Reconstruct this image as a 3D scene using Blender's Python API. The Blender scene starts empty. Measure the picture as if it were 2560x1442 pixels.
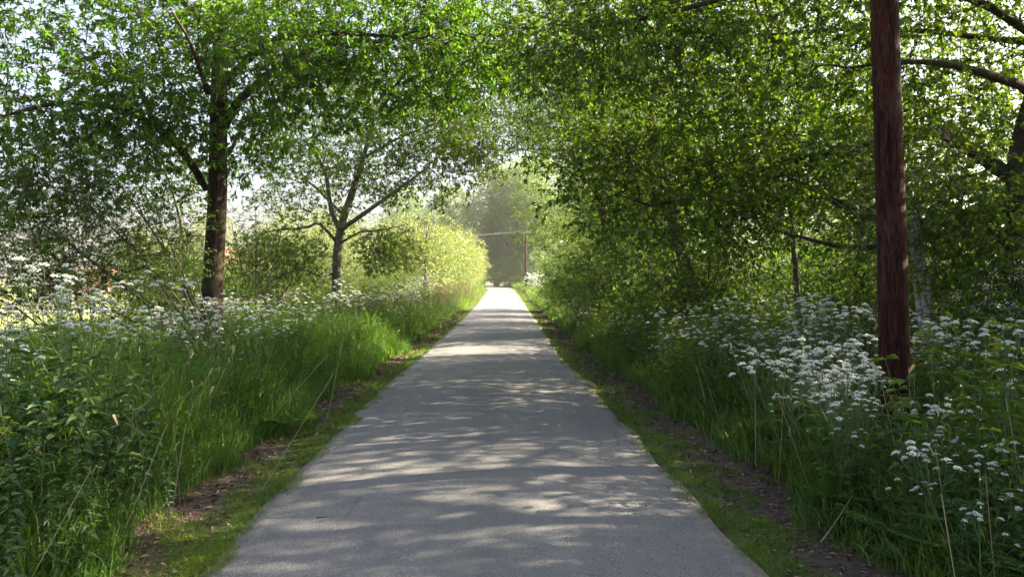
import bpy, math, random
import numpy as np
from mathutils import Vector, noise as mnoise

# ------------------------------------------------------------------ camera, world, sun, exposure
scene = bpy.context.scene
R = math.radians
cam_d = bpy.data.cameras.new("camera"); cam = bpy.data.objects.new("camera", cam_d)
scene.collection.objects.link(cam); scene.camera = cam
cam.location = (0, 0, 1.65); cam.rotation_euler = (R(90), 0, 0)
cam_d.lens = 28.0; cam_d.sensor_width = 36.0; cam_d.shift_y = -0.0105; cam_d.clip_end = 3000; cam_d.clip_start = 0.05

SUN_EL, SUN_AZ = 27.5, 76.0            # degrees; azimuth clockwise from +Y (straight ahead)
world = bpy.data.worlds.new("World"); scene.world = world; world.use_nodes = True
nt = world.node_tree
sky = nt.nodes.new("ShaderNodeTexSky"); sky.sky_type = 'NISHITA'; sky.sun_disc = False
sky.sun_elevation = R(SUN_EL); sky.sun_rotation = R(SUN_AZ)
sky.air_density = 0.9; sky.dust_density = 6.0; sky.ozone_density = 1.0
bg = nt.nodes["Background"]; hsv = nt.nodes.new("ShaderNodeHueSaturation"); hsv.inputs["Saturation"].default_value = .72; hsv.inputs["Value"].default_value = 1.12
nt.links.new(sky.outputs[0], hsv.inputs["Color"]); nt.links.new(hsv.outputs[0], bg.inputs[0]); bg.inputs[1].default_value = 0.05

sun_d = bpy.data.lights.new("sun", 'SUN'); sun = bpy.data.objects.new("sun", sun_d); scene.collection.objects.link(sun)
sun_d.energy = 5.0; sun_d.angle = R(0.42); sun_d.color = (1.0, 0.84, 0.60)
sdir = Vector((math.sin(R(SUN_AZ))*math.cos(R(SUN_EL)), math.cos(R(SUN_AZ))*math.cos(R(SUN_EL)), math.sin(R(SUN_EL))))
sun.rotation_euler = sdir.to_track_quat('Z', 'Y').to_euler()
scene.view_settings.view_transform = 'Standard'; scene.view_settings.look = 'None'
scene.view_settings.gamma = 1.0; scene.view_settings.exposure = 3.3
scene.cycles.max_bounces = 7; scene.cycles.diffuse_bounces = 4; scene.cycles.transmission_bounces = 5
scene.cycles.glossy_bounces = 2; scene.cycles.volume_bounces = 0; scene.cycles.transparent_max_bounces = 4
scene.cycles.use_fast_gi = False

rng = np.random.default_rng(7)
random.seed(7)
F_PX = 28.0/36.0*2560.0
def P(px, py, y):
    """World point at distance y ahead, by eye measurement of the photograph."""
    return np.array([(px-1280.0)/F_PX*y, y, 1.65+(694.0-py)/F_PX*y])

# ------------------------------------------------------------------ ground profile
_ry = np.array([-60, 4, 11, 19, 24, 31, 46, 56, 76, 90, 100, 112, 125, 150, 400, 2000.])
_rx = np.array([1.6, -.17, -.35, -.52, -.52, -.55, -.70, -.80, -1.05, -1.25, -1.7, -3.4, -7.5, -20, -100, -600.])
_rz = np.array([0, 0, 0, -.13, -.14, -.13, -.10, -.02, .10, .26, .34, .38, .40, .4, .4, .4])
def _smooth(xs, ys):
    g = np.arange(-60, 2000, 1.0); v = np.interp(g, xs, ys)
    k = np.hanning(13); k /= k.sum(); vp = np.pad(v, 6, mode='edge'); v = np.convolve(vp, k, 'valid')
    return lambda y: np.interp(y, g, v)
road_x = _smooth(_ry, _rx); road_z = _smooth(_ry, _rz)
HW = 1.575
def wob(x, y, s=1.0, seed=0.0):
    x = np.asarray(x, float); y = np.asarray(y, float)
    return (np.sin(x*1.31*s+seed)*np.cos(y*1.13*s+seed*2.1)+.6*np.sin(x*2.73*s+y*1.9*s+seed*1.7)+.4*np.cos(y*4.1*s-x*3.3*s+seed*.7))/2.0
def ground(x, y):
    o = np.asarray(x, float)-road_x(y); a = np.abs(o)
    z = road_z(y) - 0.02*np.clip((a-HW)/.3, 0, 1)
    z = z + np.clip((a-2.2)/2.0, 0, 1)*(0.10+0.06*wob(x, y, .7)) - np.clip((-o-9)/30, 0, 1)*0.25 + np.clip((o-6)/12, 0, 1)*0.25
    return z + 0.012*wob(x, y, 4.0, 3.0)*np.clip((a-HW)/.5, 0, 1)

# ------------------------------------------------------------------ mesh helpers
class G:
    """A bag of vertices and quads/triangles (index 3 repeated = triangle) with a tint per vertex."""
    def __init__(s): s.V = []; s.F = []; s.T = []; s.n = 0
    def add(s, V, F, T=0.5):
        V = np.asarray(V, np.float32).reshape(-1, 3); F = np.asarray(F, np.int64).reshape(-1, 4)
        s.V.append(V); s.F.append(F+s.n)
        s.T.append(np.broadcast_to(np.asarray(T, np.float32), (len(V),)).copy()); s.n += len(V)
        return s
    def arr(s):
        if not s.V: return np.zeros((0,3), np.float32), np.zeros((0,4), np.int64), np.zeros(0, np.float32)
        return np.concatenate(s.V), np.concatenate(s.F), np.concatenate(s.T)
    def merge(s, o):
        V, F, T = o.arr()
        if len(V): s.add(V, F, T)
        return s

def mesh(name, g, mat, smooth=False, offset=None):
    V, F, T = g.arr() if isinstance(g, G) else g
    if offset is not None: V = V-np.asarray(offset, np.float32)
    me = bpy.data.meshes.new(name)
    tri = F[:, 2] == F[:, 3]
    cnt = np.where(tri, 3, 4)
    start = np.concatenate([[0], np.cumsum(cnt)[:-1]]) if len(cnt) else np.zeros(0, int)
    keep = np.ones(F.shape, bool); keep[tri, 3] = False
    loops = F[keep]
    me.vertices.add(len(V)); me.vertices.foreach_set("co", V.astype(np.float32).ravel())
    me.loops.add(len(loops)); me.loops.foreach_set("vertex_index", loops.astype(np.int32))
    me.polygons.add(len(F)); me.polygons.foreach_set("loop_start", start.astype(np.int32)); me.polygons.foreach_set("loop_total", cnt.astype(np.int32))
    me.polygons.foreach_set("use_smooth", np.full(len(F), smooth))
    a = me.attributes.new("tint", 'FLOAT', 'POINT'); a.data.foreach_set("value", T.astype(np.float32))
    me.update(calc_edges=True)
    me.materials.append(mat)
    return me

def link(name, me, parent=None, loc=None):
    o = bpy.data.objects.new(name, me); scene.collection.objects.link(o)
    if parent is not None: o.parent = parent
    if loc is not None: o.location = loc
    return o
def tag(o, label=None, cat=None, group=None, kind=None):
    for k, v in (("label", label), ("category", cat), ("group", group), ("kind", kind)):
        if v: o[k] = v
    return o
def empty(name, loc, label, cat, group=None, rz=0.0, sc=1.0):
    o = bpy.data.objects.new(name, None); scene.collection.objects.link(o)
    o.empty_display_size = .2; o.location = [float(v) for v in loc]; o.rotation_euler = (0, 0, rz); o.scale = (sc, sc, sc) if np.isscalar(sc) else sc
    return tag(o, label, cat, group)
def clone(root, loc, rz, sc, label, cat=None, group=None):
    r = root.copy(); scene.collection.objects.link(r)
    r.location = [float(v) for v in loc]; r.rotation_euler = (0, 0, rz); r.scale = (sc, sc, sc) if np.isscalar(sc) else sc
    r["label"] = label
    if cat: r["category"] = cat
    if group: r["group"] = group
    for ch in root.children:
        c = ch.copy(); scene.collection.objects.link(c); c.parent = r
    return r

def norm(v): return v/np.maximum(np.linalg.norm(v, axis=-1, keepdims=True), 1e-9)

def tube(g, pts, rad, sides=6, tint=.5, cap=True):
    pts = np.asarray(pts, float); rad = np.broadcast_to(np.asarray(rad, float), (len(pts),))
    n = len(pts); t = np.gradient(pts, axis=0); t = norm(t)
    ref = np.array([0.3, 0.9, 0.1]) if abs(t[:, 2]).mean() > .6 else np.array([0, 0, 1.0])
    u = norm(np.cross(t, ref)); w = np.cross(t, u)
    a = np.arange(sides)/sides*2*math.pi
    V = pts[:, None]+rad[:, None, None]*(np.cos(a)[None, :, None]*u[:, None]+np.sin(a)[None, :, None]*w[:, None])
    i = np.arange(n-1)[:, None]*sides; j = np.arange(sides)[None]; k = (j+1) % sides
    F = np.stack([i+j, i+k, i+sides+k, i+sides+j], -1).reshape(-1, 4)
    V = V.reshape(-1, 3)
    if cap:
        e = (n-1)*sides
        V = np.concatenate([V, pts[-1:]+t[-1:]*rad[-1]*.3, pts[:1]])
        m = n*sides
        F = np.concatenate([F, [[e+q, e+(q+1) % sides, m, m] for q in range(sides)], [[(q+1) % sides, q, m+1, m+1] for q in range(sides)]])
    g.add(V, F, tint)

def sticks(g, A, B, ra, rb, tint=.5, sides=3):
    """Many thin frusta from A to B in one go."""
    A = np.asarray(A, float); B = np.asarray(B, float); n = len(A)
    if not n: return
    t = norm(B-A); ref = np.where(np.abs(t[:, 2:3]) > .8, [[1., 0, 0]], [[0, 0, 1.]])
    u = norm(np.cross(t, ref)); w = np.cross(t, u)
    a = np.arange(sides)/sides*2*math.pi; ra = np.broadcast_to(ra, (n,)); rb = np.broadcast_to(rb, (n,))
    ring = np.cos(a)[None, :, None]*u[:, None]+np.sin(a)[None, :, None]*w[:, None]
    V = np.concatenate([A[:, None]+ring*ra[:, None, None], B[:, None]+ring*rb[:, None, None]], 1)
    j = np.arange(sides); k = (j+1) % sides
    f = np.stack([j, k, sides+k, sides+j], -1)
    F = (np.arange(n)[:, None, None]*2*sides+f[None]).reshape(-1, 4)
    T = np.repeat(np.broadcast_to(tint, (n,)), 2*sides)
    g.add(V.reshape(-1, 3), F, T)

def leaves(g, pos, d, nrm, L, wr=.5, fold=.18, droop=.1, tint=None, shape=(.3, .72, .75, 1.0)):
    """n folded six-point leaves: base, two shoulders a side, tip."""
    n = len(pos)
    if not n: return
    d = norm(d); s = norm(np.cross(d, nrm)); up = np.cross(s, d)
    L = np.broadcast_to(L, (n,))[:, None]; W = L*wr*.5
    p1, w1, p2, w2 = shape[0], shape[1], shape[2], shape[3]
    dn = np.array([0, 0, -1.0])
    b = pos
    m1 = pos+d*L*p1; m2 = pos+d*L*p2+dn*L*droop*.5; tip = pos+d*L+dn*L*droop*1.3
    l1 = m1+s*W*w1+up*W*fold; r1 = m1-s*W*w1+up*W*fold
    l2 = m2+s*W*w2*.85+up*W*fold; r2 = m2-s*W*w2*.85+up*W*fold
    V = np.stack([b, l1, l2, tip, r2, r1], 1)
    F = (np.arange(n)[:, None, None]*6+np.array([[0, 3, 2, 1], [0, 5, 4, 3]])[None]).reshape(-1, 4)
    T = np.repeat(rng.random(n) if tint is None else np.broadcast_to(tint, (n,)), 6)
    g.add(V.reshape(-1, 3), F, T)

def rdir(n, zs=1.0):
    v = rng.normal(size=(n, 3)); v[:, 2] *= zs
    return norm(v)

def replicate(src, pos, rz, sc, lean=None, dt=None):
    """src = (V,F,T) repeated at n places, turned, scaled and leaned; returns arrays."""
    V, F, T = src; n = len(pos); m = len(V)
    c, s = np.cos(rz)[:, None], np.sin(rz)[:, None]
    X = (V[None, :, 0]*c-V[None, :, 1]*s)*sc[:, None]; Y = (V[None, :, 0]*s+V[None, :, 1]*c)*sc[:, None]; Z = V[None, :, 2]*sc[:, None]
    if lean is not None: X = X+lean[:, 0:1]*Z; Y = Y+lean[:, 1:2]*Z
    W = np.stack([X+pos[:, 0:1], Y+pos[:, 1:2], Z+pos[:, 2:3]], -1).reshape(-1, 3)
    FF = (F[None]+(np.arange(n)*m)[:, None, None]).reshape(-1, 4)
    TT = np.broadcast_to(T[None], (n, m))
    if dt is not None: TT = np.clip(TT+dt[:, None], 0, 1)
    return W, FF, TT.reshape(-1)

# ------------------------------------------------------------------ materials
def newmat(name):
    m = bpy.data.materials.new(name); m.use_nodes = True; nt = m.node_tree
    for n in list(nt.nodes): nt.nodes.remove(n)
    return m, nt, nt.nodes.new("ShaderNodeOutputMaterial")
def N(nt, t, **k):
    n = nt.nodes.new(t)
    for a, b in k.items(): setattr(n, a, b)
    return n
def ramp(nt, fac, stops):
    r = N(nt, "ShaderNodeValToRGB"); e = r.color_ramp.elements
    while len(e) < len(stops): e.new(.5)
    for q, (p, c) in zip(e, stops): q.position = p; q.color = (*c, 1)
    nt.links.new(fac, r.inputs[0]); return r.outputs[0]
def noise(nt, scale, detail=4, rough=.6, coord=None, dist=0.0):
    n = N(nt, "ShaderNodeTexNoise"); n.inputs["Scale"].default_value = scale; n.inputs["Detail"].default_value = detail
    n.inputs["Roughness"].default_value = rough; n.inputs["Distortion"].default_value = dist
    if coord is not None: nt.links.new(coord, n.inputs["Vector"])
    return n.outputs["Fac"]
def mixc(nt, fac, a, b, mode='MIX'):
    m = N(nt, "ShaderNodeMix", data_type='RGBA', blend_type=mode)
    for s, v in ((0, fac), (6, a), (7, b)):
        if hasattr(v, "is_output") or isinstance(v, bpy.types.NodeSocket): nt.links.new(v, m.inputs[s])
        elif s == 0: m.inputs[0].default_value = v
        else: m.inputs[s].default_value = (*v, 1)
    return m.outputs[2]

def leafmat(name, dark, mid, light, trans=.38, gloss=.07, tcol=(1.30, 1.25, .35), rough=.5):
    m, nt, out = newmat(name)
    at = N(nt, "ShaderNodeAttribute", attribute_name="tint")
    info = N(nt, "ShaderNodeObjectInfo")
    c = ramp(nt, at.outputs["Fac"], [(0, dark), (.5, mid), (1, light)])
    hs = N(nt, "ShaderNodeHueSaturation"); nt.links.new(c, hs.inputs["Color"])
    mr = N(nt, "ShaderNodeMapRange"); mr.inputs[3].default_value = .485; mr.inputs[4].default_value = .515
    nt.links.new(info.outputs["Random"], mr.inputs[0]); nt.links.new(mr.outputs[0], hs.inputs["Hue"])
    c = hs.outputs["Color"]
    df = N(nt, "ShaderNodeBsdfDiffuse"); nt.links.new(c, df.inputs[0])
    tr = N(nt, "ShaderNodeBsdfTranslucent"); tc = mixc(nt, 1.0, c, tcol, 'MULTIPLY'); nt.links.new(tc, tr.inputs[0])
    m1 = N(nt, "ShaderNodeMixShader"); m1.inputs[0].default_value = trans
    nt.links.new(df.outputs[0], m1.inputs[1]); nt.links.new(tr.outputs[0], m1.inputs[2])
    gl = N(nt, "ShaderNodeBsdfGlossy"); gl.inputs["Roughness"].default_value = rough; gl.inputs[0].default_value = (.8, .85, .9, 1)
    m2 = N(nt, "ShaderNodeMixShader"); m2.inputs[0].default_value = gloss
    nt.links.new(m1.outputs[0], m2.inputs[1]); nt.links.new(gl.outputs[0], m2.inputs[2]); nt.links.new(m2.outputs[0], out.inputs[0])
    return m

def barkmat(name, c1, c2, scale=6.0, stretch=7.0, bump=.6, moss=None, lichen=None):
    m, nt, out = newmat(name)
    tc = N(nt, "ShaderNodeTexCoord"); mp = N(nt, "ShaderNodeMapping"); mp.inputs["Scale"].default_value = (1, 1, 1/stretch)
    nt.links.new(tc.outputs["Object"], mp.inputs[0])
    f = noise(nt, scale*5, 6, .65, mp.outputs[0], .6); f2 = noise(nt, scale*.5, 3, .5, tc.outputs["Object"])
    c = ramp(nt, f, [(.34, c1), (.62, c2)])
    c = mixc(nt, .5, c, ramp(nt, f2, [(.3, (.45, .45, .45)), (.7, (1, 1, 1))]), 'MULTIPLY')
    if moss:
        mm = N(nt, "ShaderNodeMath", operation='MULTIPLY'); r = N(nt, "ShaderNodeMapRange"); r.inputs[1].default_value = .5; r.inputs[2].default_value = .62
        nt.links.new(noise(nt, 3.2, 5, .6, tc.outputs["Object"]), r.inputs[0]); nt.links.new(r.outputs[0], mm.inputs[0]); mm.inputs[1].default_value = .7
        c = mixc(nt, mm.outputs[0], c, moss)
    if lichen:
        r = N(nt, "ShaderNodeMapRange"); r.inputs[1].default_value = .58; r.inputs[2].default_value = .64
        nt.links.new(noise(nt, 9, 6, .7, tc.outputs["Object"]), r.inputs[0]); c = mixc(nt, r.outputs[0], c, lichen)
    b = N(nt, "ShaderNodeBsdfPrincipled"); nt.links.new(c, b.inputs["Base Color"]); b.inputs["Roughness"].default_value = .92; b.inputs["Specular IOR Level"].default_value = .15
    bp = N(nt, "ShaderNodeBump"); bp.inputs["Strength"].default_value = bump; bp.inputs["Distance"].default_value = .03
    nt.links.new(f, bp.inputs["Height"]); nt.links.new(bp.outputs[0], b.inputs["Normal"]); nt.links.new(b.outputs[0], out.inputs[0])
    return m

def plain(name, col, rough=.8, var=.25, scale=8.0, bump=0.0):
    m, nt, out = newmat(name)
    tc = N(nt, "ShaderNodeTexCoord"); f = noise(nt, scale, 5, .6, tc.outputs["Object"])
    lo = tuple(v*(1-var) for v in col); hi = tuple(min(1, v*(1+var)) for v in col)
    b = N(nt, "ShaderNodeBsdfPrincipled"); nt.links.new(ramp(nt, f, [(.3, lo), (.7, hi)]), b.inputs["Base Color"]); b.inputs["Roughness"].default_value = rough
    if bump:
        bp = N(nt, "ShaderNodeBump"); bp.inputs["Strength"].default_value = bump; bp.inputs["Distance"].default_value = .02
        nt.links.new(f, bp.inputs["Height"]); nt.links.new(bp.outputs[0], b.inputs["Normal"])
    nt.links.new(b.outputs[0], out.inputs[0]); return m

M = {}
M['oak'] = leafmat("oak_leaf", (.040, .098, .009), (.078, .168, .013), (.150, .240, .022), trans=.48, gloss=.022)
M['oak_light'] = leafmat("pale_oak_leaf", (.050, .115, .010), (.100, .195, .015), (.185, .265, .028), trans=.5, gloss=.02)
M['wood'] = leafmat("wood_leaf", (.034, .082, .008), (.078, .155, .011), (.165, .232, .020), trans=.50, gloss=.022)
M['hazel'] = leafmat("hazel_leaf", (.036, .090, .009), (.080, .162, .013), (.165, .238, .024), trans=.50, gloss=.022)
M['yellow'] = leafmat("sunlit_gold_leaf", (.06, .12, .014), (.145, .205, .022), (.28, .275, .035), trans=.40)  # raised albedo: the sun on these crowns is put into the leaf colour
M['lime'] = leafmat("lime_green_leaf", (.075, .12, .025), (.13, .19, .035), (.20, .23, .05), trans=.40)
M['willow'] = leafmat("willow_leaf", (.055, .11, .014), (.10, .175, .020), (.16, .23, .030), trans=.42, gloss=.03)
M['far'] = leafmat("haze_pale_leaf", (.075, .14, .022), (.13, .21, .032), (.20, .27, .045), trans=.42)  # colour lightened to stand for haze and sun on the far wood
M['herb'] = leafmat("herb_leaf", (.028, .074, .010), (.062, .130, .015), (.145, .210, .026), trans=.42, gloss=.022)
M['nettle'] = leafmat("nettle_leaf", (.020, .055, .016), (.038, .088, .022), (.075, .125, .028), trans=.32, gloss=.03)
M['grass'] = leafmat("grass_blade", (.030, .088, .012), (.068, .150, .018), (.155, .220, .032), trans=.44, gloss=.03)
M['turf'] = leafmat("short_turf", (.060, .115, .012), (.110, .170, .018), (.180, .205, .035), trans=.35, gloss=.022)
M['straw'] = leafmat("dry_straw", (.25, .18, .10), (.38, .29, .18), (.50, .40, .28), trans=.2, gloss=.05, tcol=(1, .95, .8))
M['petal'] = leafmat("white_petal", (.50, .56, .48), (.70, .73, .70), (.80, .82, .79), trans=.25, gloss=.03, tcol=(1, 1, .95))
M['litter'] = leafmat("leaf_litter", (.035, .022, .016), (.10, .065, .045), (.24, .17, .12), trans=.05, gloss=.022, tcol=(1, .9, .8))
M['ivy'] = leafmat("ivy_leaf", (.008, .025, .008), (.015, .045, .014), (.03, .07, .02), trans=.15, gloss=.1)
M['bark'] = barkmat("ridged_bark", (.012, .008, .007), (.070, .047, .036), moss=(.05, .07, .03))
M['bark_grey'] = barkmat("grey_bark", (.055, .048, .042), (.17, .15, .13), scale=4, moss=(.06, .08, .035), lichen=(.22, .23, .19))
M['bark_dark'] = barkmat("dark_mossy_bark", (.018, .015, .012), (.075, .06, .045), moss=(.045, .06, .015))
M['birch'] = barkmat("birch_bark", (.10, .08, .06), (.50, .46, .40), scale=3, stretch=.5, bump=.3)
M['stem'] = plain("green_stem", (.075, .12, .045), .6)
M['stem_red'] = plain("willow_stem", (.034, .028, .017), .8)
M['stem_dark'] = plain("nettle_stem", (.03, .045, .025), .6)

# ------------------------------------------------------------------ setting: sky world above; ground, road
def ground_mat():
    m, nt, out = newmat("roadside_ground")
    at = N(nt, "ShaderNodeAttribute", attribute_name="tint")          # distance from the road centre, + right / - left
    geo = N(nt, "ShaderNodeNewGeometry"); pos = geo.outputs["Position"]
    ab = N(nt, "ShaderNodeMath", operation='ABSOLUTE'); nt.links.new(at.outputs["Fac"], ab.inputs[0])
    n1 = noise(nt, 1.3, 6, .65, pos); n2 = noise(nt, 14, 6, .7, pos); n3 = noise(nt, 90, 4, .7, pos); n4 = noise(nt, .12, 5, .6, pos)
    soil = ramp(nt, n3, [(.35, (.022, .015, .011)), (.52, (.065, .045, .034)), (.7, (.16, .115, .085))])
    soil = mixc(nt, .6, soil, ramp(nt, n2, [(.35, (.5, .48, .45)), (.65, (1, 1, 1))]), 'MULTIPLY')
    grass = ramp(nt, n2, [(.3, (.025, .05, .012)), (.7, (.07, .11, .025))])
    field = ramp(nt, n4, [(.35, (.15, .19, .05)), (.65, (.25, .25, .085))])
    field = mixc(nt, .5, field, ramp(nt, n2, [(.35, (.65, .7, .6)), (.65, (1, 1, 1))]), 'MULTIPLY')
    def step(lo, hi, amp=.5):
        a = N(nt, "ShaderNodeMath", operation='MULTIPLY_ADD'); nt.links.new(n1, a.inputs[0]); a.inputs[1].default_value = amp
        nt.links.new(ab.outputs[0], a.inputs[2])
        r = N(nt, "ShaderNodeMapRange"); r.inputs[1].default_value = lo+amp*.5; r.inputs[2].default_value = hi+amp*.5
        nt.links.new(a.outputs[0], r.inputs[0]); return r.outputs[0]
    c = mixc(nt, step(1.9, 2.05, .9), mixc(nt, .45, grass, soil), soil)
    c = mixc(nt, step(3.0, 4.5, 1.2), c, mixc(nt, .5, soil, grass))
    lf = N(nt, "ShaderNodeMapRange"); lf.inputs[1].default_value = -7; lf.inputs[2].default_value = -10
    nt.links.new(at.outputs["Fac"], lf.inputs[0]); c = mixc(nt, lf.outputs[0], c, field)
    b = N(nt, "ShaderNodeBsdfPrincipled"); nt.links.new(c, b.inputs["Base Color"]); b.inputs["Roughness"].default_value = .95
    bp = N(nt, "ShaderNodeBump"); bp.inputs["Strength"].default_value = .8; bp.inputs["Distance"].default_value = .02
    nt.links.new(n3, bp.inputs["Height"]); nt.links.new(bp.outputs[0], b.inputs["Normal"]); nt.links.new(b.outputs[0], out.inputs[0])
    return m
def grid(us, ys, zf, tint):
    U, Y = np.meshgrid(us, ys); X = U+road_x(Y)*np.clip(1-(np.abs(U)-30)/200, 0, 1)
    V = np.stack([X, Y, zf(X, U, Y)], -1).reshape(-1, 3)
    w = len(us); i = np.arange(len(ys)-1)[:, None]*w; j = np.arange(w-1)[None]
    F = np.stack([i+j, i+j+1, i+w+j+1, i+w+j], -1).reshape(-1, 4)
    return V, F, tint(U, Y).reshape(-1)
uu = np.concatenate([np.array([-500, -300, -150, -80, -50, -35, -25, -18, -13, -10, -8, -6.5, -5.4, -4.6]), np.arange(-4.0, -1.4, .12),
                     [-1.3, 0, 1.3], np.arange(1.40, 4.1, .12), np.array([4.6, 5.4, 6.5, 8, 10, 13, 18, 25, 35, 50, 80, 150, 300, 500])])
yy = np.concatenate([np.array([-120, -80, -40, -20, -10, -5]), np.arange(-3, 14, .25), np.arange(14, 100, 1.0), np.arange(100, 160, 4.0), np.array([180, 220, 300, 450, 700])])
gV, gF, gT = grid(uu, yy, lambda X, U, Y: ground(X, Y)-np.where(np.abs(U) < HW+.06, .045, 0), lambda U, Y: U)
tag(link("ground", mesh("ground", (gV, gF, gT), ground_mat(), True)), kind="structure")

def asphalt():
    m, nt, out = newmat("old_asphalt")
    at = N(nt, "ShaderNodeAttribute", attribute_name="tint"); geo = N(nt, "ShaderNodeNewGeometry"); pos = geo.outputs["Position"]
    ab = N(nt, "ShaderNodeMath", operation='ABSOLUTE'); nt.links.new(at.outputs["Fac"], ab.inputs[0])
    mp = N(nt, "ShaderNodeMapping"); mp.inputs["Scale"].default_value = (1, .35, 1); nt.links.new(pos, mp.inputs[0])
    big = noise(nt, .8, 5, .6, mp.outputs[0]); med = noise(nt, 9, 5, .65, pos); fine = noise(nt, 130, 3, .75, pos)
    vo = N(nt, "ShaderNodeTexVoronoi"); vo.inputs["Scale"].default_value = 95; nt.links.new(pos, vo.inputs["Vector"])
    c = ramp(nt, fine, [(.33, (.075, .075, .082)), (.5, (.158, .158, .166)), (.68, (.33, .325, .32))])
    c = mixc(nt, .55, c, ramp(nt, big, [(.3, (.74, .75, .78)), (.7, (1, 1, 1))]), 'MULTIPLY')
    c = mixc(nt, .5, c, ramp(nt, med, [(.35, (.8, .8, .8)), (.65, (1, 1, 1))]), 'MULTIPLY')
    # smoother darker wheel tracks / crown, paler dusty margin
    ed = N(nt, "ShaderNodeMath", operation='MULTIPLY_ADD'); nt.links.new(med, ed.inputs[0]); ed.inputs[1].default_value = .5; nt.links.new(ab.outputs[0], ed.inputs[2])
    er = N(nt, "ShaderNodeMapRange"); er.inputs[1].default_value = 1.66; er.inputs[2].default_value = 1.86; er.inputs[4].default_value = .7; nt.links.new(ed.outputs[0], er.inputs[0])
    c = mixc(nt, er.outputs[0], c, (.27, .235, .20))
    mpl = N(nt, "ShaderNodeMapping"); mpl.inputs["Scale"].default_value = (2.2, .12, 1); nt.links.new(pos, mpl.inputs[0])
    c = mixc(nt, .5, c, ramp(nt, noise(nt, 1.6, 6, .65, mpl.outputs[0], .4), [(.32, (.72, .73, .76)), (.5, (.95, .95, .95)), (.72, (1.12, 1.1, 1.06))]), 'MULTIPLY')
    vc = N(nt, "ShaderNodeTexVoronoi", feature='DISTANCE_TO_EDGE'); vc.inputs["Scale"].default_value = .9; nt.links.new(pos, vc.inputs["Vector"])
    cm = N(nt, "ShaderNodeMapRange"); cm.inputs[1].default_value = .010; cm.inputs[2].default_value = .0; cm.inputs[4].default_value = .5; nt.links.new(vc.outputs["Distance"], cm.inputs[0])
    cg = N(nt, "ShaderNodeMath", operation='MULTIPLY'); cgr = N(nt, "ShaderNodeMapRange"); cgr.inputs[1].default_value = .52; cgr.inputs[2].default_value = .62
    nt.links.new(noise(nt, .7, 3, .5, pos), cgr.inputs[0]); nt.links.new(cm.outputs[0], cg.inputs[0]); nt.links.new(cgr.outputs[0], cg.inputs[1])
    c = mixc(nt, cg.outputs[0], c, (.04, .04, .04))
    cr = N(nt, "ShaderNodeMapRange"); cr.inputs[1].default_value = .55; cr.inputs[2].default_value = .05; cr.inputs[4].default_value = .3; nt.links.new(ab.outputs[0], cr.inputs[0])
    c = mixc(nt, cr.outputs[0], c, (.085, .092, .092))
    b = N(nt, "ShaderNodeBsdfPrincipled"); nt.links.new(c, b.inputs["Base Color"]); b.inputs["Roughness"].default_value = .78
    b.inputs["Specular IOR Level"].default_value = .22
    bp = N(nt, "ShaderNodeBump"); bp.inputs["Strength"].default_value = .55; bp.inputs["Distance"].default_value = .012
    ad = N(nt, "ShaderNodeMath", operation='SUBTRACT'); nt.links.new(fine, ad.inputs[0]); nt.links.new(vo.outputs["Distance"], ad.inputs[1])
    nt.links.new(ad.outputs[0], bp.inputs["Height"]); nt.links.new(bp.outputs[0], b.inputs["Normal"]); nt.links.new(b.outputs[0], out.inputs[0])
    return m
ry = np.concatenate([np.arange(-20, 40, .12), np.arange(40, 130, .5)])
ru = np.concatenate([[-1.006], np.linspace(-1, 1, 25), [1.006]])
U, Y = np.meshgrid(ru, ry)
_en = np.random.default_rng(3).normal(size=(2, len(ry))); _k = np.hanning(9)/np.hanning(9).sum(); _en = np.stack([np.convolve(q, _k, 'same') for q in _en])
eL = .04*wob(Y*.8, Y*.5, 1.0, 1.2)+.035*_en[0][:, None]
eR = .04*wob(Y*.7, Y*.6, 1.0, 4.2)+.035*_en[1][:, None]+.10*np.exp(-((Y-12.6)/.8)**2)
off = U*HW+np.where(U > 0, eR, -eL)*np.abs(U)**6
Z = road_z(Y)+.055*(1-U**2)+.012*np.sin(Y*1.3+U*2)*.5+.004
Z = Z-np.where(np.abs(U) > 1.001, .06, 0)
rV = np.stack([road_x(Y)+off, Y, Z], -1).reshape(-1, 3); w = len(ru)
i = np.arange(len(ry)-1)[:, None]*w; j = np.arange(w-1)[None]
rF = np.stack([i+j, i+j+1, i+w+j+1, i+w+j], -1).reshape(-1, 4)
tag(link("road", mesh("road", (rV, rF, off.reshape(-1)), asphalt(), True)), kind="structure")
# pale concrete farm track crossing the field on the left
tV = []
for x in np.linspace(-140, -17, 40):
    y0 = 41+.02*(x+40)+1.2*math.sin(x*.05)
    tV += [[x, y0, float(ground(x, y0))+.03], [x, y0+2.6, float(ground(x, y0+2.6))+.03]]
tF = [[2*q, 2*q+2, 2*q+3, 2*q+1] for q in range(39)]
tag(link("farm_track", mesh("farm_track", G().add(tV, tF), plain("pale_concrete", (.5, .46, .42), .9, .15, 1.5))), kind="structure")

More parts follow.
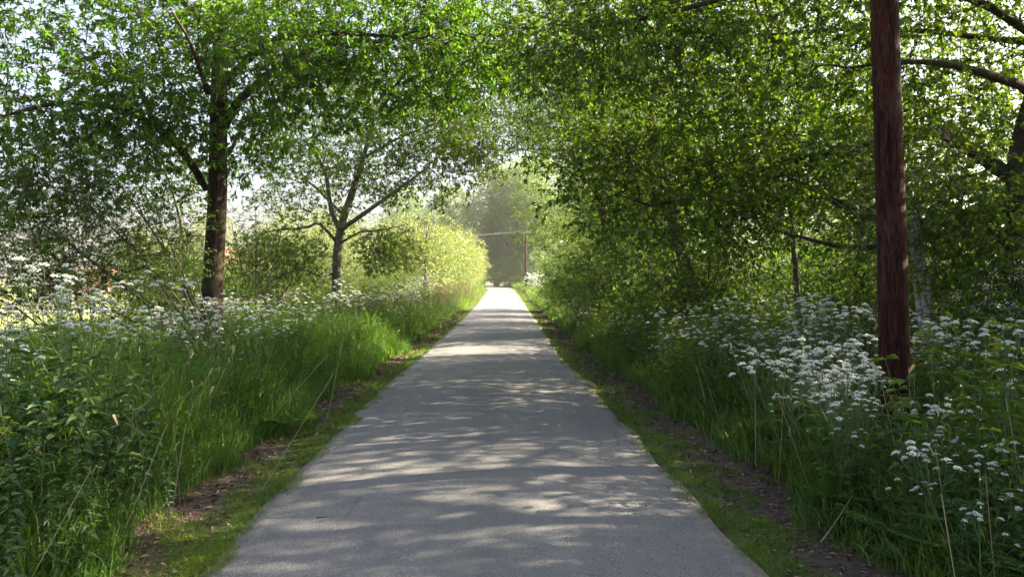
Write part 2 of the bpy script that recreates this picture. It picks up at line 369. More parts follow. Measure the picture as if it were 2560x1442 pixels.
# ------------------------------------------------------------------ trees
def env_points(c, r, n, shell=.45, gap=.35, gscale=.55, zmin=None, seed=0, keep=None):
    """Points of an uneven crown: an ellipsoid filled towards its outside, with noise-shaped gaps."""
    c = np.asarray(c, float); r = np.asarray(r, float); out = []
    tot = 0
    while tot < n:
        d = rdir(n*2); q = rng.random(n*2)**(shell); p = c+d*q[:, None]*r
        lump = wob(p[:, 0]*gscale*1.3+p[:, 2]*.5, p[:, 1]*gscale*1.3-p[:, 2]*gscale, 1.0, seed)+.7*wob(p[:, 2]*gscale*1.7, p[:, 0]*gscale+p[:, 1]*gscale, 1.0, seed+5)
        edge = 1+.25*wob(d[:, 0]*3+seed, d[:, 2]*3+d[:, 1]*2, 1.0, seed)
        ok = (lump > -1.5+gap*2) & (q < edge)
        if zmin is not None: ok &= p[:, 2] > zmin
        if keep is not None: ok &= keep(p)
        out.append(p[ok]); tot += ok.sum()
        if ok.sum() < 5: break
    return np.concatenate(out)[:n]

def grow(seeds, pts, alpha=.35, rterm=.004, expo=2.35, jitter=.10, sub=.4):
    """Join crown points to the seed limbs by a short-path tree; returns pos, parent, radius, gid, depth."""
    pos = []; par = []; rad = []; gid = []; pl = []; ids = []
    for k, s in enumerate(seeds):
        p = np.asarray(s['p'], float); cur = []
        r = np.interp(np.linspace(0, 1, len(p)), np.linspace(0, 1, len(s['r'])), s['r'])
        base = -1 if s.get('on') is None else ids[s['on'][0]][min(s['on'][1], len(ids[s['on'][0]])-1)]
        for q in range(len(p)):
            if q == 0 and base >= 0: cur.append(base); continue
            prev = cur[-1] if q else -1
            d = 0 if prev < 0 else pl[prev]+np.linalg.norm(p[q]-pos[prev])
            pos.append(p[q]); par.append(prev); rad.append(r[q]); gid.append(k if s.get('gid') is None else s['gid']); pl.append(d*.35); cur.append(len(pos)-1)
        ids.append(cur)
    n0 = len(pos); n = len(pts)
    pos = np.array(pos+[np.zeros(3)]*n); par = np.array(par+[-1]*n); gid = np.array(gid+[0]*n); pl = np.array(pl+[0.]*n)
    srad = np.array(rad+[0.]*n)
    fl = seeds[0].get('free', 0)           # seed trunk nodes below this index take no twigs
    best = np.full(n, 1e9); bp = np.zeros(n, int)
    for a in range(n0):
        if a < fl: continue
        cst = np.linalg.norm(pts-pos[a], axis=1)+alpha*pl[a]
        u = cst < best; best[u] = cst[u]; bp[u] = a
    done = np.zeros(n, bool)
    for q in range(n):
        i = int(np.argmin(best)); a = n0+q
        pos[a] = pts[i]; par[a] = bp[i]; gid[a] = gid[bp[i]]; pl[a] = pl[bp[i]]+np.linalg.norm(pts[i]-pos[bp[i]])
        best[i] = 1e18; done[i] = True
        cst = np.linalg.norm(pts-pts[i], axis=1)+alpha*pl[a]
        u = (cst < best) & ~done; best[u] = cst[u]; bp[u] = a
    # subdivide long edges
    P_, R_, A_, S_, Gd = list(pos), list(srad), list(par), None, list(gid)
    for a in range(n0, n0+n):
        b = A_[a]; L = np.linalg.norm(P_[a]-P_[b])
        if L > sub:
            m = int(L/sub); prev = b
            for k in range(1, m+1):
                t = k/(m+1); q = P_[b]*(1-t)+P_[a]*t+rng.normal(size=3)*jitter*L*math.sin(math.pi*t)*.5+np.array([0, 0, .06*L*math.sin(math.pi*t)])
                P_.append(q); R_.append(0.); A_.append(prev); Gd.append(Gd[a]); prev = len(P_)-1
            A_[a] = prev
    pos = np.array(P_); par = np.array(A_); gid = np.array(Gd); srad = np.array(R_)
    # order: children after parents
    ch = [[] for _ in range(len(pos))]
    roots = []
    for a, b in enumerate(par):
        (ch[b].append(a) if b >= 0 else roots.append(a))
    order = []; st = roots[:]
    while st:
        x = st.pop(); order.append(x); st += ch[x]
    acc = np.zeros(len(pos))
    nleaf = np.zeros(len(pos))
    for x in reversed(order):
        if not ch[x]: acc[x] = rterm**expo
        acc_x = acc[x]
        if par[x] >= 0: acc[par[x]] += acc_x
    rr = np.maximum(acc**(1/expo), srad)
    for x in reversed(order):                                   # a seeded limb never thinner than what it carries
        pass
    return pos, par, rr, gid, ch, roots, n0

def wood(tr, thick=.014):
    """Bark geometry of a grown tree, one bag per gid."""
    pos, par, rr, gid, ch, roots, n0 = tr
    bags = {}
    def bag(k): return bags.setdefault(int(k), G())
    st = [(r, -1) for r in roots]
    thinA, thinB = {}, {}
    while st:
        a, b = st.pop()
        chain = [] if b < 0 else [b]
        x = a
        while True:
            chain.append(x)
            if not ch[x]: break
            c = sorted(ch[x], key=lambda q: -rr[q]-(1 if (gid[q] == gid[x] and q < n0) else 0))
            for q in c[1:]: st.append((q, x))
            x = c[0]
            if gid[x] != gid[chain[-1]] : st.append((x, chain[-1])); break
        chain = np.array(chain)
        if len(chain) < 2: continue
        g = bag(gid[a]); r = rr[chain].copy()
        if b >= 0: r[0] = min(r[0], r[1]*1.25)
        if r.max() < thick:
            sticks(g, pos[chain[:-1]], pos[chain[1:]], r[:-1], r[1:], .5, 3)
        else:
            p = pos[chain]
            if len(p) > 2:                                      # Catmull-Rom through the chain
                e = np.concatenate([[2*p[0]-p[1]], p, [2*p[-1]-p[-2]]]); er = np.concatenate([[r[0]], r, [r[-1]]])
                out, ro = [], []
                for t in (0., .5):
                    out.append(.5*((2*e[1:-2])+(-e[:-3]+e[2:-1])*t+(2*e[:-3]-5*e[1:-2]+4*e[2:-1]-e[3:])*t*t+(-e[:-3]+3*e[1:-2]-3*e[2:-1]+e[3:])*t**3))
                    ro.append(er[1:-2]*(1-t)+er[2:-1]*t)
                p2 = np.empty((2*(len(p)-1)+1, 3)); r2 = np.empty(len(p2))
                p2[0:-1:2], p2[1::2], p2[-1] = out[0], out[1], p[-1]; r2[0:-1:2], r2[1::2], r2[-1] = ro[0], ro[1], r[-1]
                p, r = p2, r2
            tube(g, p, r, 12 if r.max() > .12 else 7 if r.max() > .04 else 4)
    return bags

def foliage(tr, leafr=.012, k=3, tl=.28, per=5, L=.10, Lv=.25, wr=.55, horiz=.5, droop=.15, fold=.15, frac=1.0, rosette=.5, twigs=None, down=0.0, keep=None):
    pos, par, rr, gid, ch, roots, n0 = tr
    a = np.array([q for q in range(len(pos)) if q >= n0 and rr[q] < leafr])
    if frac < 1: a = a[rng.random(len(a)) < frac]
    if keep is not None: a = a[keep(pos[a])]
    if not len(a): return G()
    base = pos[a]; d0 = norm(pos[a]-pos[par[a]])
    B = np.repeat(base, k, 0); D = norm(np.repeat(d0, k, 0)*.6+rdir(len(B), .6)*.9+np.array([0, 0, -down]))
    TL = tl*(.5+rng.random(len(B))); E = B+D*TL[:, None]+np.array([0, 0, -down*.3])*TL[:, None]
    g = G()
    if twigs is not None: sticks(twigs, B, E, .0035, .0018)
    m = len(B); t = rng.random((m, per))**rosette; t[:, 0] = 1
    pp = (B[:, None]+(E-B)[:, None]*t[..., None]).reshape(-1, 3)
    dd = norm(np.repeat(D, per, 0)*.7+rdir(m*per, .7)*.9+np.array([0, 0, -down*.6]))
    nn = norm(rdir(m*per)*(1-horiz)+np.array([0, 0, horiz*1.4]))
    tw = np.repeat(np.clip(rng.normal(.45, .2, m), 0, 1), per); tt = np.clip(tw+rng.normal(0, .14, m*per), 0, 1)
    leaves(g, pp, dd, nn, L*(1-Lv+2*Lv*rng.random(m*per)), wr, fold, droop, tt)
    return g

def flare(p, r):
    return p, r

def curve_path(p, n):
    """Smooth resample of a few hand-set points."""
    p = np.asarray(p, float); t = np.concatenate([[0], np.cumsum(np.linalg.norm(np.diff(p, axis=0), axis=1))])
    s = np.linspace(0, t[-1], n); q = np.stack([np.interp(s, t, p[:, k]) for k in range(3)], 1)
    for _ in range(2): q[1:-1] = (q[:-2]+2*q[1:-1]+q[2:])/4
    return q

def plant_tree(name, label, loc, seeds, pts, bark, leaf, fol, cat="tree", group=None, limb_names=None, alpha=.35, rterm=.004, rz=0, thick=.014, jitter=.10, prune=None):
    """seeds and pts are relative to loc. Children: trunk, each seeded limb that asks for it, crown."""
    root = empty(name, loc, label, cat, group, rz)
    tr = grow(seeds, pts, alpha, rterm, jitter=jitter)
    bags = wood(tr, thick); tw = G(); lf = foliage(tr, twigs=tw, **fol)
    big = max(bags); first = bags.get(0, G())
    for k in sorted(bags):
        if k == 0: continue
        if limb_names and k in limb_names: link(limb_names[k], mesh(limb_names[k], bags[k], bark, True), root)
        else: first.merge(bags[k])
    first.merge(tw)
    link("trunk", mesh("trunk", first, bark, True), root)
    link("crown", mesh("crown", lf, leaf), root)
    return root

def base_flare(p, r0):
    """Radii for a trunk of n nodes: swollen at the foot."""
    n = len(p); t = np.linspace(0, 1, n); return r0*(1-.55*t)+r0*.35*np.exp(-t*14)

# --- tree A: tall straight oak-like tree left of the lane, its limbs reaching left and over the lane
DA = 14.0
bA = P(526, 931, DA); bA[2] = float(ground(bA[0], DA))-.05
relA = lambda px, py, y: P(px, py, y)-bA
trk = curve_path([[0, 0, 0], relA(527, 800, DA), relA(531, 700, DA), relA(541, 560, DA), relA(546, 450, DA), relA(545, 320, DA), relA(550, 150, DA), relA(556, 0, DA), relA(556, -150, DA), relA(570, -330, DA+.4), relA(560, -520, DA+.3)], 26)
sA = [dict(p=trk, r=[.25, .185, .17, .16, .148, .135, .12, .10, .08, .05], free=9)]
def idx(z): return int(np.argmin(abs(trk[:, 2]-z)))
def limbA(pts, r, z0): sA.append(dict(p=np.concatenate([[trk[idx(z0)]], curve_path(pts, 2*len(pts)+2)]), r=r, on=(0, idx(z0))))
limbA([relA(515, 470, 14), relA(470, 390, 13.8), relA(400, 315, 13.4), relA(300, 268, 13.0), relA(150, 250, 12.5), relA(30, 285, 12.2), relA(-120, 330, 12)], [.072, .066, .058, .048, .036, .024, .012], 3.2)
limbA([relA(600, 170, 13.8), relA(640, 120, 13.4), relA(720, 88, 13), relA(830, 80, 12.4), relA(950, 90, 11.6), relA(1060, 95, 11)], [.075, .07, .06, .05, .035, .02, .012], 5.0)
limbA([relA(600, 250, 14), relA(680, 180, 13.8), relA(760, 125, 13.5), relA(840, 98, 13.2), relA(960, 110, 12.8), relA(1090, 60, 12.2), relA(1180, 20, 12)], [.08, .075, .065, .05, .035, .02, .012], 4.3)
limbA([relA(480, 30, 14.5), relA(380, -80, 15), relA(250, -120, 15.3)], [.06, .05, .04, .02], 6.0)
limbA([relA(640, -80, 14.3), relA(760, -190, 14.6), relA(900, -240, 14)], [.06, .05, .04, .02], 6.7)
limbA([relA(520, 230, 13.2), relA(500, 170, 11.8), relA(470, 90, 10.5), relA(430, 30, 9.6)], [.06, .05, .035, .02, .012], 4.9)
limbA([relA(575, 380, 14.8), relA(610, 310, 16), relA(640, 260, 17.5)], [.04, .035, .025, .012], 3.9)
# the fork standing up from the left limb
sA.append(dict(p=[sA[1]['p'][7], relA(378, 300, 13.3), relA(350, 225, 13.2), relA(310, 198, 13.1), relA(240, 215, 12.9), relA(180, 250, 12.7)], r=[.05, .045, .04, .03, .02, .012], on=(1, 7)))
ptA = np.concatenate([env_points(relA(300, 230, 13), (3.1, 2.8, 1.9), 540, .55, .42, .8, seed=1),
                      env_points(relA(560, 60, 13.6), (3.0, 3.0, 2.1), 560, .5, .40, .8, seed=2),
                      env_points(relA(270, 300, 12.9), (1.9, 1.0, .5), 130, .5, .3, .8, seed=7),
                      env_points(relA(1130, 110, 11.8), (1.5, 1.6, 1.0), 210, .5, .4, .8, seed=8),
                      env_points(relA(880, 130, 12.8), (2.6, 2.4, 1.25), 680, .6, .36, .8, seed=3),
                      env_points(relA(450, -260, 14), (4.6, 4.0, 2.2), 420, .5, .35, .8, seed=4),
                      env_points(relA(640, 330, 14.8), (1.3, 1.6, 1.0), 110, .6, .4, .8, seed=5),
                      env_points(relA(90, 430, 12.2), (.9, 1.4, 1.1), 80, .6, .35, .8, seed=6)])
folA = dict(leafr=.013, k=3, tl=.28, per=8, L=.088, wr=.46, horiz=.62, droop=.22, rosette=.16)
plant_tree("oak_tree", "tall dark-trunked oak standing straight up at the left verge, nearest big trunk on that side", bA, sA, ptA, M['bark'], M['oak'], folA,
           limb_names={k: "limb" for k in range(1, 9)})

# --- tree B: smaller oak with a forked crown farther along the left verge
DB = 27.0
bB = P(845, 815, DB); bB[2] = float(ground(bB[0], DB))-.05
relB = lambda px, py, y=DB: P(px, py, y)-bB
trkB = curve_path([[0, 0, 0], relB(841, 700), relB(842, 640), relB(848, 575), relB(862, 535), relB(880, 480), relB(905, 420), relB(918, 350), relB(935, 300)], 16)
sB = [dict(p=trkB, r=[.21, .165, .155, .15, .13, .12, .10, .07, .04], free=5)]
def limbB(pts, r, z0):
    i0 = int(np.argmin(abs(trkB[:, 2]-z0))); sB.append(dict(p=np.concatenate([[trkB[i0]], curve_path(pts, len(pts)+3)]), r=r, on=(0, i0)))
limbB([relB(832, 540), relB(818, 490), relB(824, 440), relB(800, 400), relB(765, 355)], [.085, .08, .07, .055, .03], 3.3)
limbB([relB(880, 555, 26.6), relB(930, 520, 26.2), relB(1000, 470, 25.6), relB(1070, 420, 25)], [.08, .075, .06, .045, .02], 3.4)
limbB([relB(800, 560, 26.5), relB(740, 575, 26), relB(690, 570, 25.5), relB(640, 590, 25)], [.05, .045, .035, .02], 3.1)
limbB([relB(800, 690, 26.6), relB(760, 665, 26), relB(700, 690, 25.5), relB(640, 720, 25)], [.04, .035, .028, .015], 1.9)
limbB([relB(905, 400, 26.8), relB(980, 350, 26.4), relB(1080, 310, 26), relB(1160, 290, 25.6)], [.055, .045, .03, .012], 5.4)
limbB([relB(900, 580, 26.5), relB(960, 575, 26), relB(1020, 560, 25.6)], [.04, .035, .02, .012], 3.0)
limbB([relB(790, 470, 27.8), relB(750, 440, 28), relB(745, 390, 28.2)], [.045, .04, .03, .015], 3.9)
ptB = np.concatenate([env_points(relB(1190, 400, 25), (1.1, 1.4, 1.0), 110, .6, .4, .6, seed=17),
                      env_points(relB(1140, 330, 25.5), (1.4, 1.6, 1.5), 170, .6, .40, .6, seed=16),
                      env_points(relB(800, 400), (3.1, 2.8, 2.5), 620, .5, .42, .6, seed=11),
                      env_points(relB(1030, 380, 26), (2.6, 2.4, 2.3), 520, .5, .40, .6, seed=12),
                      env_points(relB(700, 640, 26), (1.9, 2.0, .95), 250, .6, .36, .8, seed=13),
                      env_points(relB(960, 620, 26), (1.3, 1.6, .85), 180, .6, .34, .8, seed=14),
                      env_points(relB(880, 230), (3.4, 3.0, 1.5), 320, .5, .40, .6, seed=15)])
folB = dict(leafr=.013, k=3, tl=.30, per=8, L=.088, wr=.48, horiz=.55, droop=.22, rosette=.18)
plant_tree("oak_tree", "smaller grey-trunked oak forking low into bare upright limbs, left verge in mid distance", bB, sB, ptB, M['bark_grey'], M['oak_light'], folB,
           limb_names={k: "limb" for k in range(1, 8)})

# --- generic tree variants, built once and copied
def generic(h, r, zc, nl, seed, trunk_r=.16, low=.9, gap=.36, lean=(0, 0), shell=.5, npts=900, stems=1, lo=3):
    rs = np.random.default_rng(seed); seeds = []
    if stems == 1:
        p = curve_path([[0, 0, 0], [lean[0]*.3+rs.normal()*.12, lean[1]*.3+rs.normal()*.12, h*.3], [lean[0]*.7+rs.normal()*.2, lean[1]*.7+rs.normal()*.2, h*.6], [lean[0]+rs.normal()*.3, lean[1]+rs.normal()*.3, h*.92]], 16)
        seeds.append(dict(p=p, r=[trunk_r*1.25, trunk_r, trunk_r*.9, trunk_r*.75, trunk_r*.5, trunk_r*.25], free=3))
        for q in range(nl):
            i0 = int(lo+(13-lo)*q/nl); a = rs.random()*6.28+q*2.4; b = p[i0]; L = r*(.55+.3*rs.random())
            e = np.array([math.cos(a), math.sin(a), 0])
            pts = [b, b+e*L*.35+[0, 0, L*.22], b+e*L*.7+[0, 0, L*.30+rs.normal()*.15], b+e*L+[0, 0, L*.28+rs.normal()*.3]]
            seeds.append(dict(p=np.concatenate([[b], curve_path(pts, 7)[1:]]), r=[trunk_r*.42, trunk_r*.32, trunk_r*.2, trunk_r*.08], on=(0, i0)))
    else:
        seeds.append(dict(p=[[0, 0, 0], [0, 0, .12]], r=[trunk_r, trunk_r*.8], free=1))
        for q in range(stems):
            a = rs.random()*6.28; L = h*(.55+.35*rs.random()); sp = r*(.15+.5*rs.random())
            e = np.array([math.cos(a)*sp, math.sin(a)*sp, L]); m = e*.5+np.array([e[0]*-.12, e[1]*-.12, 0])+rs.normal(size=3)*.1
            seeds.append(dict(p=np.concatenate([[[0, 0, .12]], curve_path([[e[0]*.05, e[1]*.05, .15], m*.5, m, e], 8)[1:]]), r=[trunk_r*.5, trunk_r*.35, trunk_r*.2, trunk_r*.08], on=(0, 1)))
    pts = env_points((lean[0]*.8, lean[1]*.8, zc), (r, r, h-zc), npts, shell, gap, .48, zmin=low, seed=seed, keep=None)
    if low < zc-1: 
        # skirt: crown reaches lower than an ellipsoid of that height would
        k = pts[:, 2] < zc; pts[k, 2] = zc-(zc-pts[k, 2])*((zc-low)/max(h-zc, .1))
    return seeds, pts

BIN = (900, 900, -50)
WF = dict(leafr=.012, k=4, tl=.34, per=8, L=.070, wr=.58, horiz=.4, droop=.2, rosette=.3, frac=.84)
RIGHT = []
def proto(name, spec, fol, bark, leaf, cat="tree", alpha=.35, limbs=True):
    s, p = generic(**spec)
    ln = {k: "limb" for k in range(1, len(s))} if limbs else None
    return plant_tree(name, "", (0, 0, 0), s, p, bark, leaf, fol, cat=cat, limb_names=ln, alpha=alpha)
_used = set()
def put(proto_o, x, y, rz, sc, label, group=None, cat=None, dz=0.0):
    loc = (x, y, float(ground(x, y))+dz-.03)
    if proto_o.name not in _used:
        _used.add(proto_o.name); proto_o.location = loc; proto_o.rotation_euler = (0, 0, rz); proto_o.scale = (sc, sc, sc) if np.isscalar(sc) else sc
        proto_o["label"] = label
        if group: proto_o["group"] = group
        if cat: proto_o["category"] = cat
        return proto_o
    return clone(proto_o, loc, rz, sc, label, cat, group)

# --- right-hand tree nearest the camera, with the long mossy limbs seen behind the pole
bR = np.array([6.9, 10.6, 0.0]); bR[2] = float(ground(bR[0], bR[1]))-.05
relR = lambda px, py, y: P(px, py, y)-bR
trkR = curve_path([[0, 0, 0], relR(2552, 700, 10.5), relR(2545, 520, 10.4), relR(2535, 400, 10.4), relR(2590, 250, 10.6), relR(2620, 60, 10.8), relR(2560, -250, 11)], 18)
sR = [dict(p=trkR, r=[.22, .16, .145, .14, .12, .10, .06], free=4)]
def limbR(pts, r, z0):
    i0 = int(np.argmin(abs(trkR[:, 2]-z0))); sR.append(dict(p=np.concatenate([[trkR[i0]], curve_path(pts, len(pts)+3)]), r=r, on=(0, i0)))
limbR([relR(2555, 215, 10.2), relR(2480, 190, 9.9), relR(2400, 163, 9.7), relR(2310, 152, 9.6), relR(2240, 150, 9.6), relR(2120, 170, 9.8)], [.07, .062, .052, .04, .03, .015], 3.9)
limbR([relR(2440, 560, 10.8), relR(2330, 600, 11), relR(2190, 622, 11), relR(2080, 625, 11), relR(2010, 588, 11), relR(1940, 575, 11.2)], [.06, .055, .05, .045, .03, .015], 2.2)
limbR([relR(2300, 560, 11.5), relR(2130, 535, 12), relR(2050, 480, 12.2), relR(1990, 452, 12.6)], [.09, .085, .08, .06, .03], 2.4)
limbR([relR(2350, 330, 11.4), relR(2120, 380, 12), relR(1905, 410, 12.4), relR(1830, 450, 12.5), relR(1740, 495, 12.6), relR(1630, 515, 12.6)], [.09, .08, .07, .06, .04, .015], 3.0)
limbR([relR(2480, 20, 10.2), relR(2300, -60, 9.8), relR(2050, -80, 9.6), relR(1800, 0, 9.6), relR(1600, 60, 9.8), relR(1470, 70, 10)], [.06, .05, .04, .03, .018, .008], 4.8)
limbR([relR(2500, 100, 11.6), relR(2200, 60, 12), relR(1900, 90, 12.2), relR(1700, 110, 12.2)], [.05, .045, .035, .022, .01], 4.6)
okR = lambda p: ~((p[:, 1]+bR[1] < 8.6) & (p[:, 0]+bR[0] < 5.2)) & (p[:, 1]+bR[1] > 5.5)
ptR = np.concatenate([env_points(relR(2150, 330, 11.6), (3.6, 2.6, 1.9), 620, .5, .36, .8, seed=21, keep=okR),
                      env_points(relR(1750, 60, 10.6), (2.5, 2.0, 1.35), 400, .5, .34, .8, seed=22, keep=okR),
                      env_points(relR(1500, 90, 10.2), (1.5, 1.6, .9), 170, .5, .36, .8, seed=23, keep=okR),
                      env_points(relR(2350, -100, 10.4), (3.2, 2.2, 1.6), 330, .5, .36, .8, seed=24, keep=okR),
                      env_points(relR(1560, 400, 12.6), (1.5, 1.3, 1.2), 210, .5, .45, .8, seed=27, keep=okR),
                      env_points(relR(1780, 450, 12.4), (2.0, 1.5, 1.2), 330, .5, .36, .8, seed=25, keep=okR),
                      env_points(relR(2440, 600, 9.9), (1.3, 1.0, .9), 150, .5, .36, .8, seed=26, keep=okR)])
folR = dict(leafr=.013, k=4, tl=.30, per=9, L=.064, wr=.60, horiz=.4, droop=.25, rosette=.3, frac=.85)
plant_tree("woodland_tree", "big dark tree at the right edge sending long mossy limbs behind the red-brown pole", bR, sR, ptR, M['bark_dark'], M['wood'], folR,
           limb_names={k: "limb" for k in range(1, 7)})

# --- right-hand wood
W1 = proto("woodland_tree", dict(h=10.5, r=4.3, zc=5.2, nl=7, seed=31, trunk_r=.17, low=1.7, gap=.58, npts=900), WF, M['bark_dark'], M['wood'])
W2 = proto("woodland_tree", dict(h=9.8, r=4.3, zc=4.8, nl=8, seed=32, trunk_r=.15, low=1.2, gap=.60, npts=880, lean=(-1.2, 0)), dict(WF, L=.07, wr=.5, droop=.3), M['bark_dark'], M['hazel'])
W3 = proto("woodland_tree", dict(h=7.0, r=2.6, zc=4.3, nl=5, seed=33, trunk_r=.06, low=2.0, gap=.5, npts=420, lean=(.5, .2)), dict(WF, L=.075), M['bark_grey'], M['hazel'])
SH = proto("hazel_shrub", dict(h=3.4, r=2.0, zc=1.5, nl=0, seed=34, trunk_r=.07, low=.25, gap=.48, npts=420, stems=11), dict(WF, L=.055, wr=.7), M['stem_red'], M['hazel'], cat="shrub")
W4 = proto("woodland_tree", dict(h=12.5, r=5.4, zc=7.0, nl=9, seed=35, trunk_r=.18, low=4.6, gap=.50, npts=1700, lean=(-3.0, 0), lo=8), dict(WF, L=.066, wr=.52, droop=.25), M['bark_dark'], M['wood'])
RW = "trees of the wood along the right side"
put(W4, 4.6, 18.5, .0, .92, "tall tree leaning over the lane, its crown meeting the left oaks", RW)
put(W4, 4.2, 27.5, .2, 1.0, "second tall tree arching over the lane, farther along the right side", RW)
put(W1, 7.3, 16.5, .4, 1.0, "round-crowned tree right behind the long low limbs, second from the pole", RW)
put(W2, 6.5, 25.0, 2.9, 1.05, "ivy-wrapped tree with thick dark trunk above the tallest white flower drift on the right", RW)
put(W1, 6.0, 31.5, 2.2, .95, "tree in the right wood behind the ivy-wrapped trunk, overhanging the lane", RW)
put(W2, 5.1, 37.0, .1, 1.0, "leafy tree of the right wood overhanging the lane just before the sunlit gap", RW)
put(W1, 5.6, 43.0, 4.0, .88, "last tree of the right wood, lit on its left edge beside the grey post", RW)
put(W3, 3.75, 23.5, 1.0, .95, "slender tree with sunlit pale stem leaning in front of the dark ivy", RW)
put(W3, 5.5, 15.0, 3.3, .9, "thin young tree with a narrow stem behind the white flowers, left of the pole", RW)
put(W3, 4.6, 29.0, 5.0, 1.1, "thin young tree among the shrubs well behind the dry stalks on the right", RW)
for k, (x, y, q, rz, sc, lb) in enumerate([(11.2, 7.4, W2, 4.1, 1.0, "tree behind the hawthorn blossom at the right edge"), (8.0, 3.2, SH, .3, 1.5, "tall shrub out at the right edge nearest the viewer"), (14.6, 18.5, W1, .7, 1.0, "tree set far back in the wood, behind the gap right of the ivy-wrapped trunk"), (17.5, 12.5, W2, 2.7, 1.15, "tree farthest back at the right edge of view"), (10.4, 6.4, W4, .05, 1.0, "unseen tall leaning tree added past the right edge of view to shade the left bank"), (13, 12, W2, 1.0, 1.0, "tree deep in the wood at far right behind the pole"),  # the leaning tree out of view is added to shade the lower left

        (9.0, 4.7, W1, 2.0, .95, "tree just inside the right edge of view nearest the camera"), (9.6, .6, W1, 3.3, .85, "unseen tree added for shade, just out to the right of the viewer"), (10.0, -4, W2, .5, 1.0, "unseen tree added for shade beside the lane, level with the viewer on the right"),  # the two trees beside the viewer are unseen, added to cast shade
        (9, -11, W1, 1.6, 1.0, "tree behind the viewer on the right")]):
    if y > -5: put(q, x, y, rz, sc, lb, RW)
RS = "shrubs under the trees of the right wood"
for k, (x, y, sc, lb) in enumerate([(5.9, 12.0, .8, "shrub behind the pole under the long horizontal limb"), (7.6, 9.2, .85, "low shrub at the right edge behind the white hawthorn blossom"),
        (4.7, 18.6, .85, "shrub behind the drift of tall white flowers at its far end"), (3.9, 21.5, .75, "dark low shrub just left of the thin young tree"), (8.6, 21, 1.1, "shrub in the wood right of the ivy-wrapped trunk"),
        (3.9, 16.9, 1.12, "tall leafy shrub in front of the leaning tree at the drift's left end"), (3.3, 24.3, 1.1, "tall leafy shrub behind the first dry stalks on the right bank"), (3.6, 26.5, .95, "shrub below the slender sunlit stem by the dry stalks"), (3.2, 31, .95, "leafy shrub bulging towards the lane behind the dry stalks"), (2.9, 36, .95, "shrub beside the lane, second before the grey post"),
        (2.9, 41, .9, "shrub beside the lane just before the grey post"), (8.4, 14.5, 1.1, "shrub deep under the trees, right of the pole"), (7.0, 29, 1.1, "shrub behind the slender sunlit stem"), (11, 23, 1.3, "tall shrub closing the view deep in the wood"),
        (10.6, 31, 1.3, "tall shrub deep in the wood towards its far end"), (11.5, 14, 1.2, "tall shrub deep in the wood at far right"), (15.5, 12, 1.4, "back hedge shrub of the wood at far right"), (16, 20, 1.35, "back hedge shrub of the wood, middle"),
        (16, 29, 1.35, "back hedge shrub of the wood, towards the far end"), (15.0, 38, 1.2, "back hedge shrub at the far end of the wood")]):
    put(SH, x, y, k*1.7, sc, lb, RS)
# bushes in the sunlit gap, right side
for k, (x, y, sc, lb) in enumerate([(3.7, 57, .62, "low bush in the sunlit gap just beyond the grey post"), (3.6, 66, .62, "low bush in the sunlit gap short of the white hawthorn"), (4.6, 84, 1.15, "sunlit bush beside the far pole on the right"), (5.8, 93, 1.5, "tall bush behind the far pole on the right"), (4.4, 73, .8, "bush right beside the white-flowering hawthorn in the distance")]):
    put(SH, x, y, k*2.1+.6, sc, lb, "bushes in the sunlit gap on the right")

for k, (x, y, sc, lb) in enumerate([(-4.6, 104.5, .75, "low green shrub where the lane bends away, leftmost"), (-1.9, 106.5, .62, "low green shrub where the lane bends away, left of middle"), (.6, 104.8, .6, "low green shrub where the lane bends away, in the middle"), (2.9, 102.6, .66, "low green shrub where the lane bends away, right of middle"), (5.2, 101, .8, "low green shrub where the lane bends away, rightmost")]):
    put(SH, x, y, k*1.9+.2, sc, lb, "low shrubs where the lane bends away")

# --- ivy on the thick dark trunk
def ivy(x, y, h, r, n):
    z = rng.random(n)*h; a = rng.random(n)*6.28; rr_ = r*(1+.5*rng.random(n))*(1-.3*z/h)
    p = np.stack([np.cos(a)*rr_, np.sin(a)*rr_, z], 1); d = norm(np.stack([np.cos(a)*.5, np.sin(a)*.5, -.6+0*a], 1)+rdir(n)*.4)
    g = G(); leaves(g, p, d, norm(np.stack([np.cos(a), np.sin(a), .3+0*a], 1)+rdir(n)*.3), .075, .9, .1, .1)
    o = link("ivy", mesh("ivy", g, M['ivy']), None, (x, y, float(ground(x, y)))); return o
tag(ivy(6.5, 24.9, 3.6, .30, 2600), "dark ivy wrapped round the thick trunk in the right wood", "ivy")
tag(ivy(4.25, 25.6, 2.9, .42, 2600), "dark ivy mound behind the slender sunlit stem", "ivy")

# --- birch with three pale stems behind the pole
bb = P(2330, 890, 10.2); bb[2] = float(ground(bb[0], bb[1]))-.03
sb = [dict(p=[[0, 0, 0], [0, 0, .1]], r=[.09, .08], free=1)]
for px, py, y, px2, py2 in ((2300, 790, 10.3, 2285, 640), (2318, 800, 10.2, 2300, 660), (2342, 830, 10.1, 2318, 720)):
    e = P(px, py, y)-bb; e2 = P(px2, py2, y+.2)-bb; e3 = P(px2-25, py2-190, y+.5)-bb
    sb.append(dict(p=np.concatenate([[[0, 0, .1]], curve_path([[e[0]*.3, e[1]*.3, e[2]*.35], e, e2, e3], 8)]), r=[.05, .045, .04, .03, .02], on=(0, 1)))
plant_tree("birch_tree", "small birch with three pale slanting stems rising beside the pole foot", bb, sb, env_points(P(2290, 500, 10.6)-bb, (1.2, 1.0, 1.4), 170, .5, .36, .8, seed=41), M['birch'], M['wood'], dict(WF, L=.055, wr=.7),
           limb_names={1: "limb", 2: "limb", 3: "limb"})

